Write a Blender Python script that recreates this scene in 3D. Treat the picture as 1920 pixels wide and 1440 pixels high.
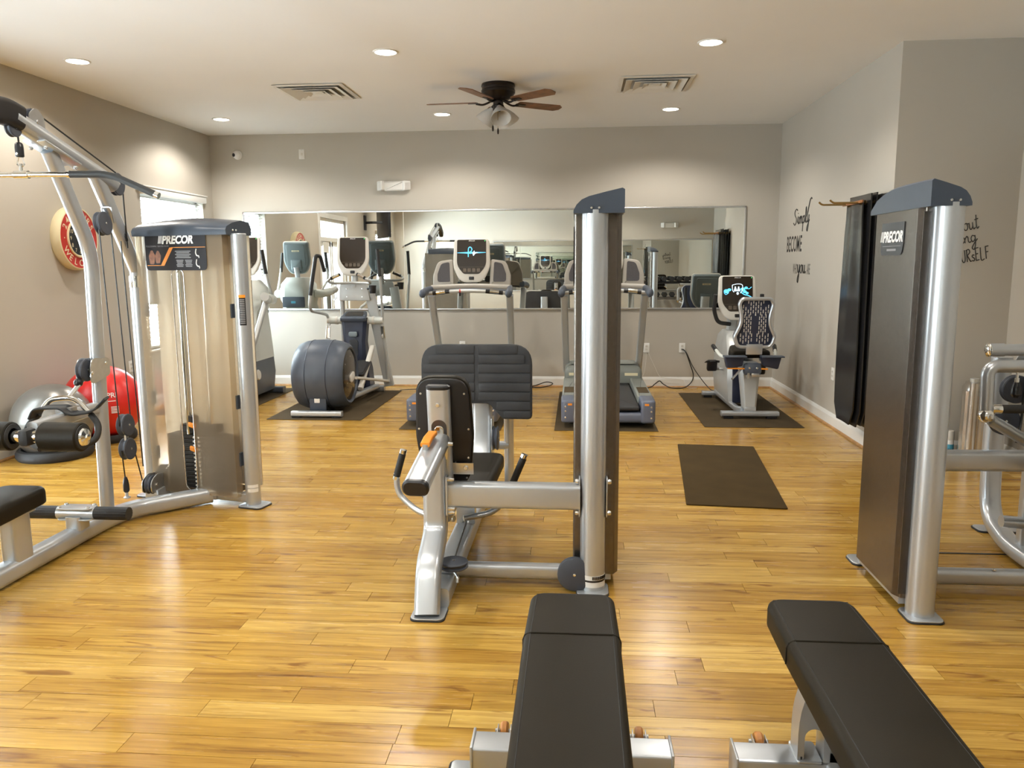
import bpy, bmesh, math, random
from mathutils import Vector, Matrix
from math import sin, cos, pi, radians

# ------------------------------------------------------------------ scene, camera, world, light, exposure
for o in list(bpy.data.objects):
    bpy.data.objects.remove(o, do_unlink=True)
SC = bpy.context.scene
COL = SC.collection
random.seed(7)

# camera solved from the room's straight lines: 1.49 m above the floor, looking down the room (+Y)
F_PX, PITCH, YAW, ROLL = 1480.96, 0.1510, 0.0834, -0.0071
cam_d = bpy.data.cameras.new('camera')
cam_d.sensor_fit = 'HORIZONTAL'; cam_d.sensor_width = 36.0
cam_d.lens = F_PX / 1920 * 36.0
cam_d.clip_start = 0.05; cam_d.clip_end = 200
cam = bpy.data.objects.new('camera', cam_d); COL.objects.link(cam)
fwd = Vector((-sin(YAW) * cos(PITCH), cos(YAW) * cos(PITCH), -sin(PITCH)))
rgt = Vector((cos(YAW), sin(YAW), 0)); upv = rgt.cross(fwd)
r2 = cos(ROLL) * rgt + sin(ROLL) * upv; u2 = -sin(ROLL) * rgt + cos(ROLL) * upv
cm = Matrix((r2, u2, -fwd)).transposed().to_4x4(); cm.translation = (0, 0, 1.49)
cam.matrix_world = cm
SC.camera = cam

w = bpy.data.worlds.new('daylight'); SC.world = w; w.use_nodes = True
bg = w.node_tree.nodes['Background']
bg.inputs[0].default_value = (0.81, 0.915, 1.0, 1); bg.inputs[1].default_value = 56.0

SC.view_settings.view_transform = 'Standard'
SC.view_settings.look = 'None'
SC.view_settings.exposure = 0.92
SC.view_settings.gamma = 1.0
SC.view_settings.use_curve_mapping = False
try:
    SC.cycles.use_denoising = True
    SC.cycles.max_bounces = 12; SC.cycles.diffuse_bounces = 4; SC.cycles.glossy_bounces = 12
    SC.cycles.transmission_bounces = 6; SC.cycles.transparent_max_bounces = 12
    SC.cycles.use_adaptive_sampling = True; SC.cycles.adaptive_threshold = 0.05
    SC.cycles.caustics_reflective = False; SC.cycles.caustics_refractive = False
    SC.cycles.sample_clamp_indirect = 4.0
except Exception:
    pass

# room: back wall Y = D, left wall XL, right wall XR (ends at YA, where an alcove opens to XA), front wall YF
D, XL, XR, XA, YA, YF, H = 9.567, -4.464, 2.317, 3.20, 6.178, -0.25, 3.05
LAMP_W = 56.0           # each recessed ceiling lamp
LAMP_XY = [(x, y) for y in (8.54, 6.06, 3.56, 1.08) for x in (-3.83, -1.43, 0.94)]
for (x, y) in LAMP_XY:
    l = bpy.data.lights.new('downlight_beam', 'SPOT'); l.energy = LAMP_W
    l.spot_size = radians(150); l.spot_blend = 0.45; l.shadow_soft_size = 0.07
    l.color = (1.0, 0.94, 0.85)
    o = bpy.data.objects.new('downlight_beam', l); COL.objects.link(o); o.location = (x, y, H - 0.02)
# openings in the left wall: (y0, y1, z0, z1)
WIN_A, WIN_B, DOOR = (7.93, 9.30, 0.62, 2.25), (0.38, 1.66, 0.55, 2.18), (3.92, 5.50, 0.0, 2.32)
for (y0, y1, z0, z1) in (WIN_A, WIN_B, DOOR):     # portals only guide the sampling of the sky
    l = bpy.data.lights.new('sky_portal', 'AREA'); l.shape = 'RECTANGLE'
    l.size = z1 - z0; l.size_y = y1 - y0; l.cycles.is_portal = True
    o = bpy.data.objects.new('sky_portal', l); COL.objects.link(o)
    o.location = (XL - 0.16, (y0 + y1) / 2, (z0 + z1) / 2); o.rotation_euler = (0, radians(-90), 0)

# ------------------------------------------------------------------ materials
def nodes_of(name):
    m = bpy.data.materials.new(name); m.use_nodes = True
    nt = m.node_tree
    return m, nt, nt.nodes['Principled BSDF']
def N(nt, t, **kw):
    n = nt.nodes.new(t)
    for k, v in kw.items():
        if k in n.inputs.keys(): n.inputs[k].default_value = v
        else: setattr(n, k, v)
    return n
def L(nt, a, b): nt.links.new(a, b)
def ramp(nt, stops, fac):
    n = nt.nodes.new('ShaderNodeValToRGB'); e = n.color_ramp.elements
    while len(e) < len(stops): e.new(0.5)
    for i, (p, c) in enumerate(stops):
        e[i].position = p; e[i].color = (*c, 1)
    L(nt, fac, n.inputs[0]); return n.outputs[0]
def coords(nt, scale=(1, 1, 1), kind='Object'):
    tc = nt.nodes.new('ShaderNodeTexCoord'); mp = nt.nodes.new('ShaderNodeMapping')
    mp.inputs['Scale'].default_value = scale
    L(nt, tc.outputs[kind], mp.inputs[0]); return mp.outputs[0]
def mk(name, col, rough=0.5, metal=0.0, var=0.06, vscale=6.0, bump=0.0, bscale=200.0, rvar=0.0, coat=0.0, spec=0.5, emit=None, estr=0.0):
    """a painted / moulded / metal surface: colour with slight mottling, optional fine relief"""
    m, nt, b = nodes_of(name)
    co = coords(nt)
    nz = N(nt, 'ShaderNodeTexNoise', Scale=vscale, Detail=3.0); L(nt, co, nz.inputs['Vector'])
    lo = tuple(max(0, c * (1 - var)) for c in col); hi = tuple(min(1, c * (1 + var)) for c in col)
    L(nt, ramp(nt, [(0.3, lo), (0.7, hi)], nz.outputs['Fac']), b.inputs['Base Color'])
    b.inputs['Roughness'].default_value = rough; b.inputs['Metallic'].default_value = metal
    b.inputs['Specular IOR Level'].default_value = spec
    b.inputs['Coat Weight'].default_value = coat; b.inputs['Coat Roughness'].default_value = 0.08
    if rvar:
        mr = N(nt, 'ShaderNodeMapRange'); mr.inputs[3].default_value = rough - rvar; mr.inputs[4].default_value = rough + rvar
        L(nt, nz.outputs['Fac'], mr.inputs[0]); L(nt, mr.outputs[0], b.inputs['Roughness'])
    if bump:
        n2 = N(nt, 'ShaderNodeTexNoise', Scale=bscale, Detail=2.0); L(nt, co, n2.inputs['Vector'])
        bp = N(nt, 'ShaderNodeBump', Strength=bump, Distance=0.002)
        L(nt, n2.outputs['Fac'], bp.inputs['Height']); L(nt, bp.outputs[0], b.inputs['Normal'])
    if emit:
        b.inputs['Emission Color'].default_value = (*emit, 1); b.inputs['Emission Strength'].default_value = estr
    return m
M = {}
M['wall'] = mk('wall_paint', (0.485, 0.450, 0.392), 0.75, var=0.015, vscale=1.5, bump=0.12, bscale=260, spec=0.3)
M['ceil'] = mk('ceiling_paint', (0.91, 0.905, 0.895), 0.9, var=0.012, vscale=1.0, bump=0.15, bscale=180, spec=0.2)
M['trim'] = mk('white_trim_paint', (0.80, 0.80, 0.78), 0.35, var=0.02)
M['shoe'] = mk('oak_shoe_moulding', (0.42, 0.22, 0.08), 0.4, var=0.2, vscale=20)
M['silver'] = mk('silver_powder_coat', (0.535, 0.56, 0.59), 0.30, 0.65, var=0.02, vscale=3, bump=0.0, bscale=700, spec=0.6)
M['silver2'] = mk('satin_silver_plastic', (0.50, 0.51, 0.50), 0.38, 0.3, var=0.03, vscale=4)
M['chrome'] = mk('chrome', (0.86, 0.86, 0.84), 0.10, 1.0, var=0.01)
M['steel'] = mk('zinc_steel', (0.62, 0.63, 0.64), 0.28, 0.9, var=0.05, vscale=30)
M['stainless'] = mk('stainless_sheet', (0.60, 0.57, 0.53), 0.25, 0.95, var=0.06, vscale=12)
M['slate'] = mk('slate_blue_plastic', (0.066, 0.082, 0.112), 0.42, var=0.05, vscale=9, bump=0.05, bscale=500)
M['slate_l'] = mk('blue_grey_plastic', (0.110, 0.128, 0.178), 0.40, var=0.05, vscale=9)
M['navy'] = mk('navy_plastic', (0.022, 0.028, 0.055), 0.38, var=0.1, vscale=9)
M['pulley'] = mk('pulley_plastic', (0.055, 0.062, 0.080), 0.55, var=0.06, vscale=20)
M['olive'] = mk('grey_green_deck_plastic', (0.22, 0.235, 0.215), 0.45, var=0.05)
M['bezel'] = mk('warm_white_plastic', (0.66, 0.635, 0.58), 0.35, var=0.02)
M['taupe'] = mk('taupe_plastic', (0.36, 0.335, 0.295), 0.40, var=0.03)
M['cgrey'] = mk('console_back_grey', (0.20, 0.245, 0.265), 0.42, var=0.03)
M['mesh_d'] = mk('dark_speaker_panel', (0.060, 0.056, 0.062), 0.55, var=0.08, vscale=60)
M['vinyl'] = mk('black_vinyl', (0.0150, 0.0115, 0.0065), 0.50, var=0.12, vscale=4, bump=0.12, bscale=420, rvar=0.05, spec=0.15)
M['vinyl_d'] = mk('black_vinyl_back', (0.008, 0.006, 0.006), 0.5, var=0.1)
M['rubber'] = mk('black_rubber', (0.016, 0.016, 0.017), 0.62, var=0.15, vscale=30, bump=0.15, bscale=300)
M['plate_r'] = mk('ribbed_charcoal_rubber', (0.026, 0.027, 0.030), 0.6, var=0.25, vscale=6, bump=0.2, bscale=250)
M['mat'] = mk('exercise_mat_rubber', (0.058, 0.037, 0.013), 0.85, var=0.12, vscale=5, bump=0.35, bscale=350, spec=0.15)
M['mat2'] = mk('equipment_mat_rubber', (0.078, 0.056, 0.030), 0.85, var=0.12, vscale=5, bump=0.3, bscale=350, spec=0.15)
M['hmat'] = mk('shiny_black_foam', (0.012, 0.012, 0.013), 0.24, var=0.15, vscale=5, bump=0.25, bscale=40)
M['panel'] = mk('hammered_bronze_panel', (0.17, 0.148, 0.128), 0.22, 0.9, var=0.12, vscale=60, bump=0.35, bscale=420)
M['lpanel'] = mk('light_bronze_panel', (0.82, 0.70, 0.53), 0.5, 0.0, var=0.05, vscale=60, bump=0.2, bscale=420)
M['dpanel'] = mk('dark_shroud_metal', (0.10, 0.088, 0.080), 0.32, 0.75, var=0.08, vscale=20, bump=0.15, bscale=420)
M['cap'] = mk('charcoal_cap_plastic', (0.050, 0.064, 0.088), 0.34, var=0.05, vscale=15, bump=0.08, bscale=600)
M['bolt'] = mk('bright_bolt', (0.75, 0.75, 0.74), 0.22, 0.9, var=0.03)
M['cable'] = mk('coated_cable', (0.012, 0.012, 0.010), 0.4, var=0.05)
M['orange'] = mk('orange_plastic', (0.86, 0.30, 0.025), 0.4, var=0.05)
M['amber'] = mk('amber_plastic', (0.50, 0.20, 0.045), 0.4, var=0.1)
M['grip'] = mk('black_foam_grip', (0.018, 0.018, 0.018), 0.6, var=0.1, vscale=40, bump=0.3, bscale=300)
M['black'] = mk('black_plastic', (0.010, 0.010, 0.012), 0.35, var=0.1)
M['white'] = mk('white_plastic', (0.80, 0.79, 0.76), 0.4, var=0.015)
M['cream'] = mk('cream_enamel', (0.76, 0.66, 0.43), 0.3, var=0.03)
M['red'] = mk('red_enamel', (0.50, 0.025, 0.018), 0.3, var=0.05)
M['rball'] = mk('red_ball_vinyl', (0.62, 0.018, 0.015), 0.33, var=0.04, vscale=3, spec=0.5)
M['sball'] = mk('pewter_ball_vinyl', (0.215, 0.205, 0.19), 0.28, 0.45, var=0.05, vscale=3)
M['ink_w'] = mk('white_print', (0.82, 0.82, 0.80), 0.5, var=0.01)
M['ink_o'] = mk('orange_print', (0.80, 0.28, 0.03), 0.5, var=0.02)
M['ink_g'] = mk('grey_print', (0.26, 0.26, 0.27), 0.5, var=0.1)
M['ink_y'] = mk('pale_yellow_print', (0.80, 0.72, 0.50), 0.5, var=0.02)
M['decal'] = mk('black_wall_decal', (0.016, 0.013, 0.010), 0.55, var=0.05)
M['decal2'] = mk('brown_wall_decal', (0.030, 0.024, 0.018), 0.6, var=0.05)
M['skin_p'] = mk('brown_printed_figure', (0.20, 0.075, 0.03), 0.5, var=0.3, vscale=40)
M['placard'] = mk('black_placard', (0.012, 0.011, 0.014), 0.28, var=0.1)
M['fan_b'] = mk('oil_rubbed_bronze', (0.018, 0.012, 0.010), 0.35, 0.4, var=0.2, vscale=20)
M['fan_w'] = mk('walnut_blade', (0.17, 0.072, 0.028), 0.42, var=0.35, vscale=14)
M['brass'] = mk('aged_brass', (0.42, 0.28, 0.11), 0.3, 0.9, var=0.1)
M['wood_c'] = mk('brown_wood_clip', (0.28, 0.12, 0.045), 0.45, var=0.2, vscale=30)
M['blind'] = mk('white_blind_slat', (0.86, 0.86, 0.84), 0.5, var=0.01)
M['iron'] = mk('cast_iron', (0.030, 0.030, 0.032), 0.5, 0.4, var=0.1)
M['tv'] = mk('screen_glass_off', (0.02, 0.018, 0.018), 0.15, var=0.05)
M['screen'] = mk('dark_screen_glass', (0.030, 0.022, 0.016), 0.10, var=0.05)
M['keys'] = mk('grey_key_print', (0.11, 0.085, 0.06), 0.4, var=0.3, vscale=60)
M['glow'] = mk('screen_blue_light', (0.02, 0.1, 0.2), 0.4, emit=(0.10, 0.55, 1.0), estr=1.1)
M['glow_w'] = mk('screen_white_light', (0.3, 0.4, 0.5), 0.4, emit=(0.65, 0.88, 1.0), estr=1.1)
M['led'] = mk('green_led', (0.0, 0.3, 0.02), 0.4, emit=(0.1, 1.0, 0.2), estr=1.5)
M['lens'] = mk('lamp_lens', (0.9, 0.9, 0.85), 0.4, emit=(1.0, 0.93, 0.80), estr=9.0)
M['canblue'] = mk('blue_can_print', (0.10, 0.42, 0.62), 0.35, var=0.1)
M['pale'] = mk('pale_cover_plastic', (0.62, 0.64, 0.60), 0.38, var=0.02)
M['vent_b'] = mk('vent_backing', (0.40, 0.395, 0.38), 0.7)
M['dark_in'] = mk('dark_recess', (0.02, 0.02, 0.02), 0.8)
M['vent'] = mk('vent_enamel', (0.74, 0.71, 0.65), 0.5, var=0.02)

def mk_mirror():
    m, nt, b = nodes_of('mirror_silvering')
    nz = N(nt, 'ShaderNodeTexNoise', Scale=2.0); L(nt, coords(nt), nz.inputs['Vector'])
    L(nt, ramp(nt, [(0.3, (0.84, 0.86, 0.83)), (0.7, (0.86, 0.88, 0.85))], nz.outputs['Fac']), b.inputs['Base Color'])
    b.inputs['Metallic'].default_value = 1; b.inputs['Roughness'].default_value = 0.0
    return m
M['mirror'] = mk_mirror()
def mk_frost():
    m, nt, b = nodes_of('frosted_polycarbonate')
    out = nt.nodes['Material Output']
    co = coords(nt)
    rf = N(nt, 'ShaderNodeBsdfRefraction', IOR=1.10, Roughness=0.30); rf.inputs[0].default_value = (0.95, 0.90, 0.80, 1)
    tr = N(nt, 'ShaderNodeBsdfTransparent'); tr.inputs[0].default_value = (0.94, 0.89, 0.80, 1)
    b.inputs['Base Color'].default_value = (0.62, 0.50, 0.36, 1); b.inputs['Roughness'].default_value = 0.34; b.inputs['Metallic'].default_value = 0.0
    nz = N(nt, 'ShaderNodeTexNoise', Scale=420.0); L(nt, co, nz.inputs['Vector'])
    bp = N(nt, 'ShaderNodeBump', Strength=0.25, Distance=0.002); L(nt, nz.outputs['Fac'], bp.inputs['Height'])
    L(nt, bp.outputs[0], b.inputs['Normal'])
    m1 = N(nt, 'ShaderNodeMixShader', Fac=0.22); L(nt, tr.outputs[0], m1.inputs[1]); L(nt, rf.outputs[0], m1.inputs[2])
    mx = N(nt, 'ShaderNodeMixShader', Fac=0.24)
    L(nt, m1.outputs[0], mx.inputs[1]); L(nt, b.outputs[0], mx.inputs[2]); L(nt, mx.outputs[0], out.inputs[0])
    return m
M['frost'] = mk_frost()
def mk_glass(name='window_glass', tint=1.0):
    m, nt, b = nodes_of(name)
    out = nt.nodes['Material Output']
    tr = N(nt, 'ShaderNodeBsdfTransparent'); gl = N(nt, 'ShaderNodeBsdfGlossy', Roughness=0.02)
    nz = N(nt, 'ShaderNodeTexNoise', Scale=1.0); L(nt, coords(nt), nz.inputs['Vector'])
    L(nt, ramp(nt, [(0.3, (0.93 * tint, 0.95 * tint, 0.94 * tint)), (0.7, (0.95 * tint, 0.96 * tint, 0.95 * tint))], nz.outputs['Fac']), tr.inputs[0])
    mx = N(nt, 'ShaderNodeMixShader', Fac=0.06); L(nt, tr.outputs[0], mx.inputs[1]); L(nt, gl.outputs[0], mx.inputs[2])
    L(nt, mx.outputs[0], out.inputs[0]); return m
M['glass'] = mk_glass()
M['glass_a'] = mk_glass('dimmed_window_glass', 0.58)  # transmission lowered only to weaken daylight from the back corner window
M['glass_t'] = mk_glass('dimmed_door_glass', 0.34)  # tint added to hold back the door's daylight on the nearby ceiling
def mk_shade():
    m, nt, b = nodes_of('frosted_shade_glass')
    nz = N(nt, 'ShaderNodeTexNoise', Scale=25.0); L(nt, coords(nt), nz.inputs['Vector'])
    L(nt, ramp(nt, [(0.3, (0.86, 0.84, 0.80)), (0.7, (0.90, 0.88, 0.85))], nz.outputs['Fac']), b.inputs['Base Color'])
    b.inputs['Roughness'].default_value = 0.4; b.inputs['Subsurface Weight'].default_value = 0.0
    b.inputs['Transmission Weight'].default_value = 0.35; b.inputs['IOR'].default_value = 1.1
    return m
M['shade'] = mk_shade()
def mk_floor():
    """honey laminate: tone per plank (object random, or the face attribute of the joined far planks), grain streaks along X"""
    m, nt, b = nodes_of('honey_laminate')
    geo = nt.nodes.new('ShaderNodeNewGeometry'); oi = nt.nodes.new('ShaderNodeObjectInfo')
    at = N(nt, 'ShaderNodeAttribute', attribute_name='tone')
    ad = N(nt, 'ShaderNodeMath', operation='ADD'); L(nt, oi.outputs['Random'], ad.inputs[0]); L(nt, at.outputs['Fac'], ad.inputs[1])
    fr = N(nt, 'ShaderNodeMath', operation='FRACT'); L(nt, ad.outputs[0], fr.inputs[0])
    # shift the grain per plank
    cx = N(nt, 'ShaderNodeCombineXYZ'); ml = N(nt, 'ShaderNodeMath', operation='MULTIPLY'); ml.inputs[1].default_value = 37.0
    L(nt, fr.outputs[0], ml.inputs[0]); L(nt, ml.outputs[0], cx.inputs[0]); L(nt, ml.outputs[0], cx.inputs[2])
    va = N(nt, 'ShaderNodeVectorMath', operation='ADD'); L(nt, geo.outputs['Position'], va.inputs[0]); L(nt, cx.outputs[0], va.inputs[1])
    def nz(scale, sc, detail=4.0, dist=0.0):
        mp = N(nt, 'ShaderNodeMapping'); mp.inputs['Scale'].default_value = sc; L(nt, va.outputs[0], mp.inputs[0])
        n = N(nt, 'ShaderNodeTexNoise', Scale=scale, Detail=detail, Distortion=dist); L(nt, mp.outputs[0], n.inputs['Vector']); return n.outputs['Fac']
    base = ramp(nt, [(0.0, (0.425, 0.230, 0.036)), (0.35, (0.475, 0.272, 0.046)), (0.7, (0.520, 0.308, 0.060)), (1.0, (0.595, 0.380, 0.095))], fr.outputs[0])
    g1 = ramp(nt, [(0.28, (0.50, 0.42, 0.36)), (0.42, (0.86, 0.83, 0.78)), (0.56, (1, 1, 1)), (0.72, (1.18, 1.22, 1.35))], nz(1.0, (1.8, 34, 1), 5.0, 0.6))
    g2 = ramp(nt, [(0.35, (0.86, 0.82, 0.78)), (0.60, (1.04, 1.04, 1.04))], nz(1.0, (5, 130, 1), 3.0, 0.3))
    g3 = ramp(nt, [(0.60, (1, 1, 1)), (0.72, (0.52, 0.40, 0.32))], nz(1.0, (3.6, 22, 1), 6.0, 1.2))
    def mul(a, c):
        x = N(nt, 'ShaderNodeMix', data_type='RGBA', blend_type='MULTIPLY'); x.inputs[0].default_value = 1.0
        L(nt, a, x.inputs[6]); L(nt, c, x.inputs[7]); return x.outputs[2]
    L(nt, mul(mul(mul(base, g1), g2), g3), b.inputs['Base Color'])
    mr = N(nt, 'ShaderNodeMapRange'); mr.inputs[3].default_value = 0.17; mr.inputs[4].default_value = 0.33
    L(nt, nz(1.0, (4, 60, 1)), mr.inputs[0]); L(nt, mr.outputs[0], b.inputs['Roughness'])
    bp = N(nt, 'ShaderNodeBump', Strength=0.10, Distance=0.002); L(nt, nz(1.0, (6, 150, 1)), bp.inputs['Height']); L(nt, bp.outputs[0], b.inputs['Normal'])
    b.inputs['Specular IOR Level'].default_value = 0.45
    return m
M['floor'] = mk_floor()

# ------------------------------------------------------------------ geometry helpers
def V(*a): return Vector(a)
def fr(o, x, y):
    """frame at o with x and y axes (z = x cross y)"""
    x = Vector(x).normalized(); y = Vector(y); y = (y - x * y.dot(x)).normalized(); z = x.cross(y)
    m = Matrix((x, y, z)).transposed().to_4x4(); m.translation = o; return m
def rr(w, h, r, n=5):
    r = max(1e-4, min(r, w / 2 - 1e-4, h / 2 - 1e-4)); out = []
    for cx, cy, a0 in ((w / 2 - r, h / 2 - r, 0), (-w / 2 + r, h / 2 - r, 90), (-w / 2 + r, -h / 2 + r, 180), (w / 2 - r, -h / 2 + r, 270)):
        for k in range(n + 1):
            a = radians(a0 + 90 * k / n); out.append((cx + r * cos(a), cy + r * sin(a)))
    return out
def circ(r, n=20, ry=None):
    ry = ry or r
    return [(r * cos(2 * pi * k / n), ry * sin(2 * pi * k / n)) for k in range(n)]
def pround(pts, n=4):
    """polygon with a radius at each corner: (x, y, r); counter-clockwise"""
    out = []; c = len(pts)
    for i, (x, y, r) in enumerate(pts):
        p = Vector((x, y)); a = Vector(pts[i - 1][:2]) - p; b = Vector(pts[(i + 1) % c][:2]) - p
        if r <= 0: out.append((x, y)); continue
        la, lb = a.length, b.length; a.normalize(); b.normalize()
        ang = math.acos(max(-1, min(1, a.dot(b)))); t = min(r / max(1e-6, math.tan(ang / 2)), la * .49, lb * .49)
        p0, p2 = p + a * t, p + b * t
        for k in range(n + 1):
            s = k / n; q = p0 * (1 - s) ** 2 + p * 2 * s * (1 - s) + p2 * s ** 2; out.append((q.x, q.y))
    return out
def inset(poly, d):
    n = len(poly); out = []
    for i in range(n):
        p = Vector(poly[i]); a = p - Vector(poly[i - 1]); b = Vector(poly[(i + 1) % n]) - p
        if a.length < 1e-7: a = b
        if b.length < 1e-7: b = a
        na = Vector((-a.y, a.x)).normalized(); nb = Vector((-b.y, b.x)).normalized()
        m = na + nb
        m = m.normalized() if m.length > 1e-6 else na
        k = d / max(0.35, m.dot(na)); out.append((p.x + m.x * k, p.y + m.y * k))
    return out
def bend(pts, r, n=5):
    """polyline with rounded corners"""
    pts = [Vector(p) for p in pts]; out = [pts[0]]
    for i in range(1, len(pts) - 1):
        p = pts[i]; a = pts[i - 1] - p; b = pts[i + 1] - p
        rr_ = r[i - 1] if isinstance(r, (list, tuple)) else r
        t = min(rr_, a.length * .49, b.length * .49); p0 = p + a.normalized() * t; p2 = p + b.normalized() * t
        for k in range(n + 1):
            s = k / n; out.append(p0 * (1 - s) ** 2 + p * 2 * s * (1 - s) + p2 * s ** 2)
    out.append(pts[-1]); return out
def spline(pts, n=6):
    pts = [Vector(p) for p in pts]; P = [pts[0]] + pts + [pts[-1]]; out = []
    for i in range(1, len(P) - 2):
        for k in range(n):
            t = k / n; a, b, c, d = P[i - 1], P[i], P[i + 1], P[i + 2]
            out.append(0.5 * ((2 * b) + (c - a) * t + (2 * a - 5 * b + 4 * c - d) * t * t + (3 * b - a - 3 * c + d) * t ** 3))
    out.append(pts[-1]); return out
_text_cache = {}
def text_geo(s, bold=0.0):
    key = (s, bold)
    if key not in _text_cache:
        cu = bpy.data.curves.new('lettering', 'FONT'); cu.body = s; cu.size = 1.0; cu.offset = bold; cu.resolution_u = 3
        ob = bpy.data.objects.new('lettering', cu); COL.objects.link(ob)
        dg = bpy.context.evaluated_depsgraph_get(); me = bpy.data.meshes.new_from_object(ob.evaluated_get(dg))
        vs = [v.co.copy() for v in me.vertices]; fs = [list(p.vertices) for p in me.polygons]
        bpy.data.objects.remove(ob); bpy.data.curves.remove(cu); bpy.data.meshes.remove(me)
        x0 = min((v.x for v in vs), default=0); x1 = max((v.x for v in vs), default=0)
        _text_cache[key] = (vs, fs, x0, x1)
    return _text_cache[key]
OFF = Vector((0, 0, 0))
class MB:
    """collects shapes, then becomes ONE mesh object"""
    def __init__(s): s.v = []; s.f = []; s.X = Matrix.Identity(4)
    def add(s, vs, fs, M_=None):
        b = len(s.v); T = s.X @ M_ if M_ is not None else s.X
        s.v += [T @ Vector(v) for v in vs]; s.f += [[b + i for i in f] for f in fs]; return s
    def box(s, c, d, M_=None, e=0.0):
        x, y, z = d[0] / 2, d[1] / 2, d[2] / 2
        if e <= 0:
            vs = [(c[0] + i * x, c[1] + j * y, c[2] + k * z) for i in (-1, 1) for j in (-1, 1) for k in (-1, 1)]
            return s.add(vs, [(0, 1, 3, 2), (4, 6, 7, 5), (0, 4, 5, 1), (2, 3, 7, 6), (0, 2, 6, 4), (1, 5, 7, 3)], M_)
        bm = bmesh.new(); bmesh.ops.create_cube(bm, size=1)
        for v in bm.verts: v.co = Vector((v.co.x * d[0] + c[0], v.co.y * d[1] + c[1], v.co.z * d[2] + c[2]))
        bmesh.ops.bevel(bm, geom=bm.edges[:], offset=min(e, x * .95, y * .95, z * .95), segments=2, profile=.5, affect='EDGES')
        bm.verts.index_update()
        r = s.add([v.co.copy() for v in bm.verts], [[v.index for v in f.verts] for f in bm.faces], M_); bm.free(); return r
    def loft(s, rings, cap=True, closed=True, M_=None):
        n = len(rings[0]); vs = [p for r in rings for p in r]; fs = []
        for i in range(len(rings) - 1):
            for k in range(n if closed else n - 1):
                k2 = (k + 1) % n; fs.append((i * n + k, i * n + k2, (i + 1) * n + k2, (i + 1) * n + k))
        if cap:
            fs.append(tuple(range(n - 1, -1, -1))); fs.append(tuple((len(rings) - 1) * n + k for k in range(n)))
        return s.add(vs, fs, M_)
    def extr(s, poly, z0, z1, M_=None, e=0.0, seg=3, e0=None):
        """polygon (counter-clockwise) extruded from z0 to z1 with rounded rims"""
        e0 = e if e0 is None else e0; rings = []
        if e0 > 0:
            for k in range(seg): a = pi / 2 * k / seg; q = inset(poly, e0 * (1 - sin(a))); rings.append([(x, y, z0 + e0 * (1 - cos(a))) for x, y in q])
        rings.append([(x, y, z0 + e0) for x, y in poly])
        rings.append([(x, y, z1 - e) for x, y in poly])
        if e > 0:
            for k in range(1, seg + 1): a = pi / 2 * k / seg; q = inset(poly, e * (1 - cos(a))); rings.append([(x, y, z1 - e + e * sin(a)) for x, y in q])
        return s.loft(rings, M_=M_)
    def tube(s, path, prof=0.02, ref=None, n=14, cap=True, scale=None, M_=None):
        """sweep a profile (radius or outline) along a polyline; ref fixes the outline's x axis"""
        path = [Vector(p) for p in path]
        out = circ(prof, n) if isinstance(prof, (int, float)) else prof
        rings = []; prev = None
        for i, p in enumerate(path):
            a = (path[i] - path[i - 1]) if i else (path[1] - path[0]); b = (path[i + 1] - path[i]) if i < len(path) - 1 else a
            t = (a.normalized() + b.normalized()); t = t.normalized() if t.length > 1e-6 else a.normalized()
            if ref is not None: x = Vector(ref); x = (x - t * x.dot(t)).normalized()
            elif prev is None:
                x = V(0, 0, 1) if abs(t.z) < .9 else V(1, 0, 0); x = (x - t * x.dot(t)).normalized()
            else: x = (prev - t * prev.dot(t)).normalized()
            prev = x; y = t.cross(x); k = scale[i] if scale else 1.0
            c = max(0.5, t.dot(a.normalized())); rings.append([p + (x * u + y * v) * k for u, v in out])
        return s.loft(rings, cap, M_=M_)
    def rod(s, a, b, r, r2=None, n=14, M_=None):
        return s.tube([a, b], r, n=n, scale=[1, (r2 if r2 is not None else r) / r], M_=M_)
    def lathe(s, prof, o=(0, 0, 0), ax=(0, 0, 1), n=28, ry=1.0):
        """profile of (r, h) turned about an axis"""
        ax = Vector(ax).normalized(); x = V(1, 0, 0) if abs(ax.x) < .9 else V(0, 0, 1); x = (x - ax * x.dot(ax)).normalized(); y = ax.cross(x)
        rings = [[Vector(o) + ax * h + (x * cos(2 * pi * k / n) + y * sin(2 * pi * k / n) * ry) * max(r, 1e-5) for k in range(n)] for r, h in prof]
        return s.loft(rings)
    def ball(s, c, r, n=18, sc=(1, 1, 1)):
        pr = []
        rings = []
        for i in range(n // 2 + 1):
            a = -pi / 2 + pi * i / (n // 2)
            rings.append([(c[0] + r * sc[0] * max(cos(a), 1e-4) * cos(2 * pi * k / n), c[1] + r * sc[1] * max(cos(a), 1e-4) * sin(2 * pi * k / n), c[2] + r * sc[2] * sin(a)) for k in range(n)])
        return s.loft(rings)
    def text(s, t, M_, size, bold=0.0, sx=1.0, shear=0.0, align='c', off=0.0006):
        vs, fs, x0, x1 = text_geo(t, bold)
        dx = {'c': (x0 + x1) / 2, 'l': x0, 'r': x1}[align]
        return s.add([((v.x - dx + shear * v.y) * size * sx, v.y * size, off) for v in vs], fs, M_)
    def stroke(s, pts, w_, M_, off=0.001, n=5):
        q = spline([(p[0], p[1], off) for p in pts], n); return s.tube(q, circ(w_ / 2, 6, 0.0006), ref=None, M_=M_) if False else s.tube(q, w_ / 2, n=5, M_=M_)
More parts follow.
